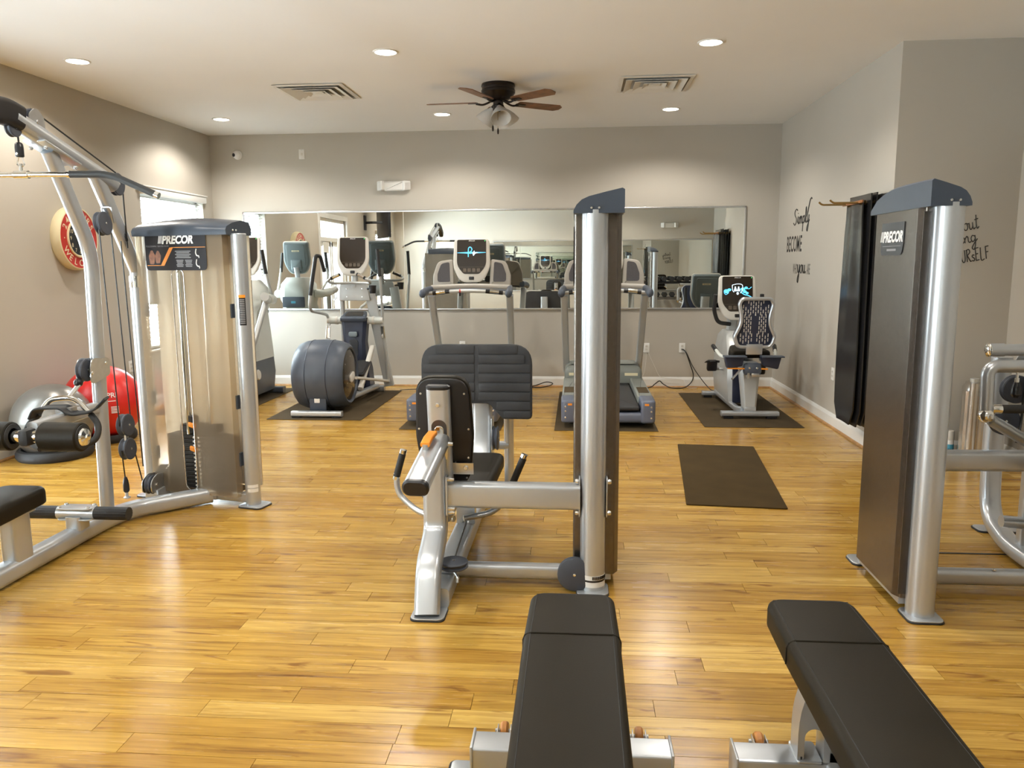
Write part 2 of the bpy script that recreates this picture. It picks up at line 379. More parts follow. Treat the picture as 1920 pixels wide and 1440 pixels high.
    def done(s, name, mat, parent=None, smooth=35, label=None, kind=None):
        me = bpy.data.meshes.new(name); me.from_pydata([tuple(v - OFF) for v in s.v], [], s.f)
        bm = bmesh.new(); bm.from_mesh(me); bmesh.ops.recalc_face_normals(bm, faces=bm.faces[:]); bm.to_mesh(me); bm.free()
        if smooth:
            me.shade_smooth()
            try: me.set_sharp_from_angle(angle=radians(smooth))
            except Exception: pass
        me.materials.append(M[mat] if isinstance(mat, str) else mat)
        o = bpy.data.objects.new(name, me); COL.objects.link(o)
        if parent is not None: o.parent = parent
        else: o.location = OFF
        if label: o['label'] = label
        if kind: o['kind'] = kind
        return o
def tag(o, label, cat, group=None, kind=None):
    o['label'] = label; o['category'] = cat
    if group: o['group'] = group
    if kind: o['kind'] = kind
    return o
def thing(name, label, cat, loc=(0, 0, 0), group=None):
    """Empty at the thing's base; following parts are given in world coordinates"""
    global OFF
    OFF = Vector(loc); o = bpy.data.objects.new(name, None); COL.objects.link(o); o.location = loc
    o.empty_display_size = 0.1
    return tag(o, label, cat, group)
def single(mb, name, mat, label, cat, loc=(0, 0, 0), group=None, smooth=35, kind=None):
    global OFF
    OFF = Vector(loc); return tag(mb.done(name, mat, None, smooth), label, cat, group, kind)
def struct(mb, name, mat, label, cat):
    global OFF
    OFF = Vector((0, 0, 0)); o = mb.done(name, mat, None, 0); return tag(o, label, cat, None, 'structure')
def copy_tree(o, parent=None):
    c = o.copy(); COL.objects.link(c)
    if parent is not None: c.parent = parent; c.matrix_parent_inverse = o.matrix_parent_inverse.copy()
    for ch in o.children: copy_tree(ch, c)
    return c
FLOORM = Matrix.Identity(4)
def backM(x, y, z): return fr((x, y, z), (1, 0, 0), (0, 0, 1))        # on a surface facing -Y (towards the camera)
def leftM(x, y, z): return fr((x, y, z), (0, 1, 0), (0, 0, 1))        # on a surface facing +X
def rightM(x, y, z): return fr((x, y, z), (0, -1, 0), (0, 0, 1))      # on a surface facing -X
def bolt(root, p, ax, r=0.011, h=0.010, name='bolt'):
    m = MB(); m.lathe([(r, 0), (r, h * .5), (r * .75, h), (0.0005, h)], p, ax, 10); return m.done(name, 'bolt', root)

# ------------------------------------------------------------------ the room
T = 0.14
m = MB(); m.box(((XL + XA) / 2, (D + YF) / 2, -0.062), (XA - XL + 2 * T, D - YF + 2 * T, 0.10)); floor = struct(m, 'floor', 'dark_in', 'honey coloured laminate plank floor of the gym', 'floor')
PW = 0.104
planks = []
rows = int((D - YF) / PW) + 1
for i in range(rows):
    y0 = YF + i * PW; y1 = min(y0 + PW, D)
    if y1 - y0 < .004: continue
    xr = XA if y0 < YA - .02 else XR
    x = XL - random.uniform(0, 1.1)
    while x < xr:
        ln = random.choice((0.62, 0.85, 1.0, 1.2, 1.2)); a, b = max(x, XL), min(x + ln, xr); x += ln
        if b - a > .02: planks.append((a, b, y0, y1))
def plank_size(p):
    a, b, y0, y1 = p; y = (y0 + y1) / 2
    if y < 1.9: return 0
    lim = 0.70 * y + .2
    a2, b2 = max(a, -lim - .09 * y), min(b, lim - .09 * y)
    return max(0, b2 - a2) / y ** 3
ranked = sorted(range(len(planks)), key=lambda i: -plank_size(planks[i]))
near = set(ranked[:290])
unit = MB(); unit.box((0, 0, -0.006), (1, 1, 0.012)); unit_me = None
rest = MB(); tones = []
for i, (a, b, y0, y1) in enumerate(planks):
    g = 0.0009
    c = ((a + b) / 2, (y0 + y1) / 2); d = (b - a - 2 * g, y1 - y0 - 2 * g)
    if i in near:
        if unit_me is None:
            o = unit.done('plank', 'floor', floor, 0); unit_me = o.data
        else:
            o = bpy.data.objects.new('plank', unit_me); COL.objects.link(o); o.parent = floor
        o.location = (c[0], c[1], 0); o.scale = (d[0], d[1], 1)
    else:
        rest.box((c[0], c[1], -0.006), (d[0], d[1], 0.012)); tones += [random.random()] * 6
far = rest.done('plank_run', 'floor', floor, 0, kind='stuff')
at = far.data.attributes.new('tone', 'FLOAT', 'FACE')
for i, t in enumerate(tones): at.data[i].value = t
m = MB(); m.box(((1.62 + XA) / 2, 4.062, 0.0012), (XA - 1.62, 0.016, 0.0024)); struct(m, 'trim_1', 'black', 'thin dark expansion strip in the floor beside the press machine', 'trim')
m = MB(); m.box(((XL + XA) / 2, (D + YF) / 2, H + .05), (XA - XL + 2 * T, D - YF + 2 * T, 0.10)); struct(m, 'ceiling', 'ceil', 'flat pale ceiling with recessed lamps', 'ceiling')
m = MB(); m.box(((XL + XR) / 2, D + T / 2, H / 2), (XR - XL + 2 * T, T, H)); struct(m, 'wall_back', 'wall', 'taupe wall carrying the long mirror', 'wall')
m = MB(); m.box((XR + T / 2, (YA + D) / 2, H / 2), (T, D - YA, H)); struct(m, 'wall_right', 'wall', 'taupe side wall with lettering and hanging mats', 'wall')
m = MB(); m.box(((XR + T + XA + T) / 2, YA + T / 2, H / 2), (XA - XR, T, H)); struct(m, 'wall_alcove', 'wall', 'taupe alcove wall with handwritten lettering', 'wall')
m = MB(); m.box((XA + T / 2, (YA + YF) / 2, H / 2), (T, YA - YF + T, H)); struct(m, 'wall_alcove_side', 'wall', 'taupe side wall of the alcove', 'wall')
m = MB(); m.box(((XL + XA) / 2, YF - T / 2, H / 2), (XA - XL + 2 * T, T, H)); struct(m, 'wall_front', 'wall', 'taupe wall behind the camera seen in the mirror', 'wall')
m = MB(); yy = YF - T
for (y0, y1, z0, z1) in sorted((WIN_A, WIN_B, DOOR)):
    m.box((XL - T / 2, (yy + y0) / 2, H / 2), (T, y0 - yy, H))
    if z0 > 0.01: m.box((XL - T / 2, (y0 + y1) / 2, z0 / 2), (T, y1 - y0, z0))
    m.box((XL - T / 2, (y0 + y1) / 2, (z1 + H) / 2), (T, y1 - y0, H - z1)); yy = y1
m.box((XL - T / 2, (yy + D + T) / 2, H / 2), (T, D + T - yy, H)); struct(m, 'wall_left', 'wall', 'taupe side wall with clock and windows', 'wall')

# baseboards: (name, from, to, inward normal)
def baseboard(name, a, b, nrm, label):
    a, b, nrm = V(*a, 0), V(*b, 0), V(*nrm, 0); d = (b - a).normalized()
    m = MB(); pr = [(0, 0), (.016, 0), (.016, .095), (.010, .115), (.006, .125), (0, .125)]
    m.loft([[p + nrm * u + V(0, 0, v + .001) for u, v in pr] for p in (a, b)]); o = struct(m, name, 'trim', label, 'baseboard')
    m = MB(); q = [(.016, 0)] + [(.016 + .018 * cos(t), .018 * sin(t)) for t in (0, .5, 1.0, 1.57)]
    m.loft([[p + nrm * u + V(0, 0, v + .001) for u, v in q] for p in (a, b)]); m.done('shoe_moulding', 'shoe', o)
baseboard('baseboard_back', (XL, D), (XR, D), (0, -1), 'white baseboard with oak shoe strip below the long mirror')
baseboard('baseboard_right', (XR, D), (XR, YA), (-1, 0), 'white baseboard with oak shoe strip below the wall lettering')
baseboard('baseboard_alcove', (XR, YA), (XA, YA), (0, -1), 'white baseboard with oak shoe strip in the alcove')
baseboard('baseboard_alcove_side', (XA, YA), (XA, YF), (-1, 0), 'white baseboard along the alcove side wall')
baseboard('baseboard_left', (XL, DOOR[1] + .08), (XL, D), (1, 0), 'white baseboard behind the exercise balls')
baseboard('baseboard_left_front', (XL, YF), (XL, DOOR[0] - .08), (1, 0), 'white baseboard between glass door and camera wall')
baseboard('baseboard_front', (XL, YF), (XA, YF), (0, 1), 'white baseboard behind the camera')

# windows and glass door in the left wall
def window(name, w_, label, n_sl, tilt, glass='glass'):
    y0, y1, z0, z1 = w_; m = MB()
    for (cy, cz, dy, dz) in (((y0 + y1) / 2, z1 - .025, y1 - y0, .05), ((y0 + y1) / 2, z0 + .025, y1 - y0, .05), (y0 + .025, (z0 + z1) / 2, .05, z1 - z0), (y1 - .025, (z0 + z1) / 2, .05, z1 - z0), ((y0 + y1) / 2, (z0 + z1) / 2, y1 - y0, .04)):
        m.box((XL - .10, cy, cz), (.05, dy, dz))
    root = struct(m, name, 'trim', label, 'window')
    m = MB(); m.box((XL - .10, (y0 + y1) / 2, (z0 + z1) / 2), (.006, y1 - y0 - .06, z1 - z0 - .06)); m.done('pane', glass, root, 0)
    m = MB(); m.box((XL - .04, (y0 + y1) / 2, z0 - .012), (.16, y1 - y0 + .10, .024), e=.006); m.done('window_sill', 'trim', root)
    b = thing('window_blind', label.replace('tall window', 'white slatted blind in the tall window'), 'blind', (XL - .03, (y0 + y1) / 2, z0 + .02))
    m = MB(); m.box((XL + .012, (y0 + y1) / 2, z1 + .012), (.07, y1 - y0 + .03, .075), e=.01); m.box((XL + .02, (y0 + y1) / 2, z1 + .055), (.075, y1 - y0 + .05, .016), e=.004); m.done('valance', 'blind', b)
    me = None; cy = (y0 + y1) / 2
    for k in range(n_sl):
        z = z0 + .045 + (z1 - z0 - .09) * k / (n_sl - 1)
        if me is None:
            m = MB(); R_ = Matrix.Translation((XL - .035, cy, z)) @ Matrix.Rotation(radians(tilt), 4, 'Y'); m.box((0, 0, 0), (.048, y1 - y0 - .07, .003), R_)
            o = m.done('slat', 'blind', b, 0); me = o.data; zz = z
        else:
            o = bpy.data.objects.new('slat', me); COL.objects.link(o); o.parent = b; o.location = (0, 0, z - zz)
window('window_1', WIN_A, 'tall window near the back corner beside the long mirror', 36, 26, 'glass_a')
window('window_2', WIN_B, 'tall window beside the television seen in the mirror', 36, -24)
y0, y1, z0, z1 = DOOR; m = MB(); ym = (y0 + y1) / 2
for (cy, cz, dy, dz) in ((ym, z1 - .03, y1 - y0, .06), (y0 + .03, z1 / 2, .06, z1), (y1 - .03, z1 / 2, .06, z1), (ym, 1.95, y1 - y0, .07)):
    m.box((XL - .08, cy, cz), (.10, dy, dz))
d1 = struct(m, 'door_1', 'trim', 'white framed glass double door with transom seen in the mirror', 'door')
for s in (-1, 1):
    m = MB(); c = ym + s * .37; 
    for (cy, cz, dy, dz) in ((c, 1.87, .70, .09), (c, .14, .70, .24), (c - .32, 1.0, .08, 1.8), (c + .32, 1.0, .08, 1.8)): m.box((XL - .08, cy, cz), (.045, dy, dz))
    lf = m.done('door_leaf', 'trim', d1, 0)
    m = MB(); m.box((XL - .08, c, 1.04), (.006, .58, 1.6)); m.done('pane', 'glass_t', lf, 0)
    m = MB(); m.tube(bend([(XL - .055, ym + s * .05, .86), (XL - .01, ym + s * .05, .86), (XL - .01, ym + s * .05, 1.16), (XL - .055, ym + s * .05, 1.16)], .02), .011); m.done('pull_handle', 'steel', lf)
m = MB(); m.box((XL - .08, ym, 2.13), (.006, y1 - y0 - .1, .28)); m.done('transom_pane', 'glass_t', d1, 0)
m = MB()
for (cy, cz, dy, dz) in ((ym, z1 + .04, y1 - y0 + .16, .08), (y0 - .04, z1 / 2, .08, z1), (y1 + .04, z1 / 2, .08, z1)): m.box((XL + .008, cy, cz), (.018, dy, dz))
m.done('casing', 'trim', d1, 0)
m = MB(); m.box((XL - .045, ym + .35, 1.80), (.012, .30, .20)); m.done('notice', 'white', d1, 0)

# long mirror on the back wall: frame and two panes meeting at a seam
mx0, mx1, mz0, mz1, seam = -4.09, 1.945, 0.94, 2.135, -2.098
t = thing('wall_mirror', 'long silver framed mirror on the back wall behind the cardio machines', 'mirror', ((mx0 + mx1) / 2, D, mz0))
for (a, b) in ((mx0 + .012, seam - .002), (seam + .002, mx1 - .012)):
    m = MB(); m.box(((a + b) / 2, D - .005, (mz0 + mz1) / 2), (b - a, .006, mz1 - mz0 - .02)); m.done('pane', 'mirror', t, 0)
m = MB(); m.box(((mx0 + mx1) / 2, D - .009, mz1 - .009), (mx1 - mx0, .016, .020), e=.003); m.box(((mx0 + mx1) / 2, D - .009, mz0 + .009), (mx1 - mx0, .016, .020), e=.003)
m.box((mx1 - .009, D - .009, (mz0 + mz1) / 2), (.020, .016, mz1 - mz0), e=.003); m.box((mx0 + .009, D - .009, (mz0 + mz1) / 2), (.020, .016, mz1 - mz0), e=.003); m.done('frame', 'steel', t)
m = MB(); m.box((seam, D - .0075, (mz0 + mz1) / 2), (.006, .003, mz1 - mz0 - .03)); m.done('seam_strip', 'bezel', t, 0)
fx0, fx1, fz0, fz1 = -2.05, XA - .02, 0.84, 2.03
t = thing('wall_mirror', 'long mirror on the wall behind the camera, seen inside the back mirror', 'mirror', ((fx0 + fx1) / 2, YF, fz0))
m = MB(); m.box(((fx0 + fx1) / 2, YF + .005, (fz0 + fz1) / 2), (fx1 - fx0 - .02, .006, fz1 - fz0 - .02)); m.done('pane', 'mirror', t, 0)
m = MB()
for z in (fz0, fz1): m.box(((fx0 + fx1) / 2, YF + .009, z), (fx1 - fx0, .016, .02), e=.003)
m.box((fx0, YF + .009, (fz0 + fz1) / 2), (.02, .016, fz1 - fz0), e=.003); m.done('frame', 'steel', t)

# ceiling: recessed lamps, diffusers, fan
names = {(-3.83, 6.06): 'recessed ceiling lamp nearest the clock wall, left of the fan', (-3.83, 8.54): 'recessed ceiling lamp in the back corner above the white camera',
         (-1.43, 6.06): 'recessed ceiling lamp between the two vents, nearer the viewer', (-1.43, 8.54): 'recessed ceiling lamp beside a fan blade tip',
         (0.94, 6.06): 'recessed ceiling lamp nearer the viewer, above the square vent by the wall lettering', (0.94, 8.54): 'recessed ceiling lamp between the fan and the lettered wall, towards the mirror'}
def lamp_thing(x, y):
    lb = names.get((x, y)) or ('recessed ceiling lamp behind the camera, row %s by the %s' % ({3.56: 'over the benches', 1.08: 'at the camera'}[y], {-3.83: 'door wall', -1.43: 'room centre', .94: 'alcove'}[x]))
    t = thing('ceiling_lamp', lb, 'lamp', (x, y, H), 'recessed ceiling lamps')
    m = MB(); m.lathe([(.094, 0), (.094, -.004), (.088, -.008), (.080, -.007), (.078, -.001), (.078, 0)], (x, y, H)); m.done('trim_ring', 'white', t)
    m = MB(); m.lathe([(.078, -.002), (.072, -.005), (.001, -.006)], (x, y, H)); m.done('lens', 'lens', t)
for xy in LAMP_XY: lamp_thing(*xy)
def vent(cx, cy, lb):
    t = thing('ceiling_vent', lb, 'vent', (cx, cy, H), 'square ceiling diffusers'); s = .315
    m = MB()
    def ring(o, i, zo, zi, th=.004):
        q = [[(a * o, b * o) for a, b in ((-1, -1), (1, -1), (1, 1), (-1, 1))], [(a * i, b * i) for a, b in ((-1, -1), (1, -1), (1, 1), (-1, 1))]]
        r = [[(cx + x, cy + y, H + z) for x, y in k] for k, z in ((q[0], zo), (q[1], zi), (q[1], zi + th), (q[0], zo + th))]; r.append(r[0]); mm.loft(r, cap=False)
    mm = MB(); ring(s, s - .035, -.010, -.014); mm.done('frame', 'vent', t, 0)
    for k, (o, i) in enumerate(((s - .055, s - .115), (s - .135, s - .195), (s - .215, s - .26))):
        mm = MB(); ring(o, i, -.026, -.004); mm.done('louver', 'vent', t, 0)
    m = MB(); m.box((cx, cy, H - .012), (.10, .10, .006)); m.done('centre_plate', 'vent', t, 0)
    m = MB(); m.box((cx, cy, H - .0015), (2 * s - .06, 2 * s - .06, .003)); m.done('backing', 'vent_b', t, 0)
vent(-2.362, 7.318, 'square ceiling vent towards the clock wall')
vent(0.660, 7.340, 'square ceiling vent towards the lettered wall')

t = thing('ceiling_fan', 'dark bronze ceiling fan with walnut blades and frosted glass lamp shades', 'fan', (-.707, 7.22, H))
fx, fy = -.707, 7.22
m = MB(); m.lathe([(.001, 0), (.145, 0), (.150, -.02), (.144, -.028), (.144, -.05), (.150, -.055), (.150, -.075), (.120, -.115), (.085, -.135), (.06, -.14), (.001, -.14)], (fx, fy, H)); m.done('motor_housing', 'fan_b', t)
m = MB(); m.lathe([(.045, -.14), (.045, -.175), (.050, -.18), (.050, -.225), (.03, -.245), (.001, -.25)], (fx, fy, H)); m.done('light_fitter', 'fan_b', t)
for k in range(5):
    a = radians(33 + 72 * k); dx, dy = cos(a), sin(a)
    Fm = fr((fx, fy, H - .155), (dx, dy, 0), (-dy, dx, -.16))
    m = MB(); m.extr(pround([(.19, -.055, .015), (.60, -.068, .006), (.64, -.03, .006), (.64, .03, .006), (.60, .068, .006), (.19, .055, .015)]), 0, .007, Fm); bl = m.done('blade', 'fan_w', t)
    m = MB(); m.tube(bend([(fx + dx * .05, fy + dy * .05, H - .135), (fx + dx * .09, fy + dy * .09, H - .155), (fx + dx * .14, fy + dy * .14, H - .172), (fx + dx * .20, fy + dy * .20, H - .160)], .02), .009, n=8)
    m.extr(pround([(.17, -.03, .01), (.27, -.018, .01), (.27, .018, .01), (.17, .03, .01)]), -.006, -.001, Fm); m.done('blade_bracket', 'fan_b', bl)
for k in range(3):
    a = radians(-75 + 120 * k); ax = V(cos(a) * .62, sin(a) * .62, -.78)
    o = V(fx, fy, H - .20) + V(cos(a), sin(a), 0) * .045
    m = MB(); m.lathe([(.024, .0), (.032, .02), (.052, .05), (.070, .085), (.082, .12), (.090, .145), (.087, .145), (.067, .085), (.048, .05), (.020, .01)], o, ax, 20); sh = m.done('lamp_shade', 'shade', t)
    m = MB(); m.lathe([(.001, -.03), (.022, -.03), (.026, .008), (.001, .01)], o, ax, 14); m.done('shade_holder', 'fan_b', sh)
for dx, dz in ((-.045, -.385), (.0, -.41)):
    m = MB(); m.rod((fx + dx, fy - .05, H - .24), (fx + dx, fy - .05, H + dz + .03), .0018, n=5); c = m.done('pull_chain', 'brass', t)
    m = MB(); m.lathe([(.001, .035), (.007, .02), (.009, .0), (.006, -.02), (.001, -.022)], (fx + dx, fy - .05, H + dz), n=10); m.done('chain_knob', 'fan_b', c)

# small things on the walls
t = thing('security_camera', 'small white security camera high in the back corner', 'camera', (-4.111, D, 2.814))
m = MB(); m.lathe([(.055, 0), (.055, .012), (.045, .02), (.001, .02)], (-4.111, D, 2.814), (0, -1, 0)); m.done('mount', 'white', t)
m = MB(); m.ball((-4.111, D - .04, 2.812), .046); m.done('housing', 'white', t)
m = MB(); m.lathe([(.020, 0), (.022, .004), (.012, .008), (.001, .009)], (-4.128, D - .08, 2.806), (-.35, -1, -.1), 16); m.done('lens', 'black', t)
def plate(p, Mf, label, name='wall_plate', cat='wall plate', sockets=None, w_=.072, h_=.115):
    t = thing(name, label, cat, p)
    m = MB(); m.extr(rr(w_, h_, .006), 0, .006, Mf, e=.003); m.done('cover_plate', 'white', t)
    if sockets:
        for s in (-1, 1):
            m = MB(); m.extr(rr(.033, .028, .012), 0, .0085, Mf @ Matrix.Translation((0, s * .0195, 0))); q = m.done('socket', 'bezel', t)
            m = MB()
            for u in (-.006, .006): m.box((u, s * .0195 + .002, .0088), (.0022, .008, .0008), Mf)
            m.done('slot', 'black', q, 0)
    else:
        m = MB(); m.extr(rr(.02, .03, .004), 0, .009, Mf); m.done('insert', 'bezel', t)
    for s in ((0,) if sockets else (-1, 1)):
        m = MB(); m.lathe([(.003, .006), (.003, .008), (.001, .0085)], Mf @ V(0, s * .045, 0), Mf.to_3x3() @ V(0, 0, 1), 8); m.done('screw', 'steel', t)
    return t
plate((-3.316, D, 2.81), backM(-3.316, D, 2.81), 'blank white wall plate above the mirror, right of the security camera')
plate((-2.42, YF, 2.82), fr((-2.42, YF, 2.82), (-1, 0, 0), (0, 0, 1)), 'blank white wall plate above the mirror behind the camera')
OUTS = (((-1.406, D, .50), backM(-1.406, D, .50), 'white outlet on the back wall behind the black foot plate'),
        ((0.827, D, .48), backM(.827, D, .48), 'white outlet with thin pale wires right of the treadmill'),
        ((1.251, D, .48), backM(1.251, D, .48), 'white outlet with black cords plugged in below the mirror'),
        ((XL, 7.517, .50), leftM(XL, 7.517, .50), 'white outlet low on the clock wall'),
        ((XR, 7.329, .48), rightM(XR, 7.329, .48), 'white outlet on the lettered wall beside hanging mats'))
for p, Mf, lb in OUTS: plate(p, Mf, lb, 'wall_outlet', 'outlet', True)
def emergency(Mf, p, label):
    t = thing('emergency_light', label, 'emergency light', p)
    m = MB(); m.extr(pround([(-.11, -.05, .01), (.11, -.05, .01), (.12, .06, .01), (-.12, .06, .01)]), 0, .07, Mf, e=.012); m.done('housing', 'white', t)
    for s in (-1, 1):
        Hm = Mf @ Matrix.Translation((s * .150, .005, .05)) @ Matrix.Rotation(s * radians(35), 4, 'Y')
        m = MB(); m.extr(pround([(-.045, -.055, .015), (.045, -.045, .015), (.045, .06, .015), (-.045, .06, .015)]), -.05, .035, Hm, e=.012); hd = m.done('lamp_head', 'white', t)
        m = MB(); m.extr(rr(.06, .07, .01), .034, .037, Hm); m.done('lens', 'shade', hd)
emergency(backM(-2.194, D, 2.41), (-2.194, D, 2.36), 'white twin head emergency light above the long mirror')
emergency(fr((2.16, YF, 2.36), (-1, 0, 0), (0, 0, 1)), (2.16, YF, 2.31), 'white twin head emergency light seen in the mirror')

# clock on the left wall
cy_, cz_ = 6.735, 1.738
t = thing('wall_clock', 'round clock with cream rim, red lettered ring and black dial', 'clock', (XL, cy_, cz_ - .275)); Cm = leftM(XL, cy_, cz_)
m = MB(); m.lathe([(.270, 0), (.278, .02), (.278, .06), (.270, .085), (.260, .088), (.256, .080), (.001, .080)], (XL, cy_, cz_), (1, 0, 0), 48); m.done('rim', 'cream', t)
m = MB(); m.lathe([(.258, .079), (.258, .084), (.165, .084), (.165, .079)], (XL, cy_, cz_), (1, 0, 0), 48); ring_ = m.done('red_ring', 'red', t)
m = MB(); m.lathe([(.170, .080), (.168, .096), (.158, .098), (.148, .088), (.148, .080)], (XL, cy_, cz_), (1, 0, 0), 48); m.done('bezel', 'cream', t)
m = MB(); m.lathe([(.150, .080), (.150, .086), (.001, .086)], (XL, cy_, cz_), (1, 0, 0), 40); dial = m.done('dial', 'black', t)
m = MB()
def ringtext(m, s, a0, a1, rad, size, z, inward=False, bold=.012):
    for i, ch in enumerate(s):
        if ch == ' ': continue
        a = radians(a0 + (a1 - a0) * i / max(1, len(s) - 1)); u, v = cos(a), sin(a)
        rot = a - pi / 2 if not inward else a + pi / 2
        m.text(ch, Cm @ Matrix.Translation((u * rad, v * rad, z)) @ Matrix.Rotation(rot, 4, 'Z') @ Matrix.Translation((0, -.36 * size, 0)), size, bold)
ringtext(m, '24 HOURS', 152, 28, .2115, .082, .0845); ringtext(m, 'WELCOME', 212, 328, .2115, .082, .0845, True)
for a in (0, pi): m.lathe([(.006, 0), (.006, .001), (.001, .0011)], Cm @ V(.2025 * cos(a), .2025 * sin(a), .0845), (1, 0, 0), 10)
m.done('lettering', 'ink_y', ring_, 0)
m = MB()
for h_ in range(1, 13):
    a = radians(90 - 30 * h_); m.text(str(h_), Cm @ Matrix.Translation((cos(a) * .118, sin(a) * .118 - .017, .0868)), .048, .0)
m.done('numerals', 'ink_y', dial, 0)
for nm, a, ln, w_ in (('hour_hand', 118, .055, .010), ('minute_hand', 152, .082, .007)):
    m = MB(); Rm = Cm @ Matrix.Translation((0, 0, .089)) @ Matrix.Rotation(radians(a), 4, 'Z'); m.extr([(-.012, -w_ / 2), (ln * .8, -w_ / 2), (ln, 0), (ln * .8, w_ / 2), (-.012, w_ / 2)], 0, .0012, Rm); m.done(nm, 'ink_y', t, 0)

# lettering on the right wall and in the alcove
GL = {'S': [[(.9, .95), (.55, 1.05), (.25, .85), (.35, .6), (.65, .4), (.65, .12), (.3, -.05), (.0, .1)]],
 'i': [[(.0, .1), (.15, .5), (.15, .15), (.3, 0), (.45, .15)], [(.15, .72), (.17, .74)]],
 'm': [[(.0, .45), (.08, .3), (.1, 0)], [(.1, .25), (.25, .5), (.35, .4), (.36, 0)], [(.36, .25), (.5, .5), (.62, .4), (.64, .1), (.75, .0), (.85, .1)]],
 'p': [[(.05, .5), (.08, 0), (.02, -.55)], [(.07, .35), (.3, .52), (.45, .3), (.3, .02), (.08, .1)], [(.4, .1), (.55, .1)]],
 'l': [[(.0, .1), (.25, .7), (.2, 1.05), (.1, .9), (.12, .15), (.25, 0), (.4, .12)]],
 'y': [[(.05, .5), (.1, .15), (.25, .02), (.45, .3), (.48, .5)], [(.48, .5), (.42, -.1), (.25, -.55), (.08, -.5), (.2, -.2), (.6, .15)]],
 'w': [[(.0, .45), (.05, .1), (.18, 0), (.3, .15), (.33, .4)], [(.33, .4), (.38, .08), (.5, 0), (.65, .2), (.66, .48), (.85, .42)]],
 't': [[(.2, .95), (.15, .2), (.25, 0), (.42, .12)], [(.0, .62), (.4, .68)]],
 'h': [[(.05, 1.0), (.08, 0)], [(.08, .25), (.25, .5), (.4, .4), (.42, .1), (.55, 0), (.65, .1)]],
 'o': [[(.35, .48), (.08, .38), (.06, .08), (.3, 0), (.46, .2), (.38, .45), (.5, .42), (.62, .42)]],
 'u': [[(.05, .48), (.08, .1), (.22, 0), (.4, .2), (.42, .48)], [(.42, .48), (.44, .1), (.55, 0), (.68, .1)]],
 's': [[(.4, .45), (.2, .5), (.1, .36), (.38, .18), (.28, 0), (.05, .06)]],
 'n': [[(.02, .45), (.08, .3), (.1, 0)], [(.1, .25), (.28, .5), (.4, .4), (.42, .1), (.55, 0), (.65, .1)]],
 'g': [[(.42, .42), (.2, .5), (.06, .25), (.2, .02), (.42, .2), (.45, .5)], [(.45, .5), (.42, -.2), (.25, -.58), (.08, -.45), (.25, -.18), (.65, .2)]],
 'Y': [[(.0, 1), (.28, .5)], [(.55, 1), (.22, 0)]], 'O': [[(.35, 1), (.05, .7), (.08, .2), (.35, 0), (.6, .3), (.58, .8), (.3, 1)]],
 'U': [[(.05, 1), (.06, .3), (.25, 0), (.48, .2), (.5, 1)]], 'R': [[(.08, 0), (.1, 1)], [(.02, .95), (.4, 1), (.5, .75), (.1, .5)], [(.15, .5), (.5, .02), (.6, .05)]],
 'E': [[(.1, 1), (.08, 0)], [(.05, 1), (.5, 1.02)], [(.1, .52), (.4, .54)], [(.05, 0), (.5, .03)]], 'L': [[(.1, 1), (.08, 0), (.5, .02)]], 'F': [[(.1, 1), (.08, 0)], [(.05, 1), (.5, 1.02)], [(.1, .55), (.42, .57)]]}
ADV = {'S': .95, 'i': .42, 'm': .85, 'p': .55, 'l': .38, 'y': .6, 'w': .8, 't': .42, 'h': .62, 'o': .58, 'u': .66, 's': .5, 'n': .62, 'g': .62}
def script(m, s, Mf, size, wd, sx=1.0):
    tot = sum(ADV.get(c, .66) for c in s); x = 0
    for c in s:
        for st in GL[c]: m.stroke([((x + p[0]) * size * sx, p[1] * size) for p in st], wd, Mf)
        x += ADV.get(c, .66)
    return x * size * sx
t = thing('wall_lettering', 'black script and block letters on the wall above the recumbent bike', 'lettering', (XR, 8.6, 1.30))
m = MB(); script(m, 'Simply', rightM(XR, 8.90, 1.885), .150, .012, 1.05); m.stroke([(.50, .06), (.58, .20), (.62, .235), (.65, .225)], .014, rightM(XR, 8.90, 1.885)); m.done('word_simply', 'decal', t)
m = MB(); m.text('BECOME', rightM(XR, 8.845, 1.60) , .235, .016, .66); m.done('word_become', 'decal', t, 0)
m = MB(); m.text('WHO', rightM(XR, 8.77, 1.365), .150, .010, .42); m.text('ARE', rightM(XR, 8.27, 1.365), .150, .010, .42); m.done('words_who_are', 'decal2', t, 0)
m = MB(); script(m, 'you', rightM(XR, 8.67, 1.375), .175, .013, .95); m.done('word_you', 'decal', t)
t = thing('wall_lettering', 'black handwritten words on the alcove wall behind the press machine', 'lettering', (2.75, YA, 1.40)); tl = Matrix.Rotation(radians(10), 4, 'Z')
m = MB(); script(m, 'without', backM(2.687, YA, 1.682) @ tl, .105, .0075, .62); m.done('word_without', 'decal', t)
m = MB(); script(m, 'losing', backM(2.70, YA, 1.590) @ tl, .095, .0075, .80); m.done('word_losing', 'decal', t)
m = MB(); script(m, 'YOURsELF', backM(2.765, YA, 1.460) @ tl, .090, .0075, .60); m.done('word_yourself', 'decal', t)

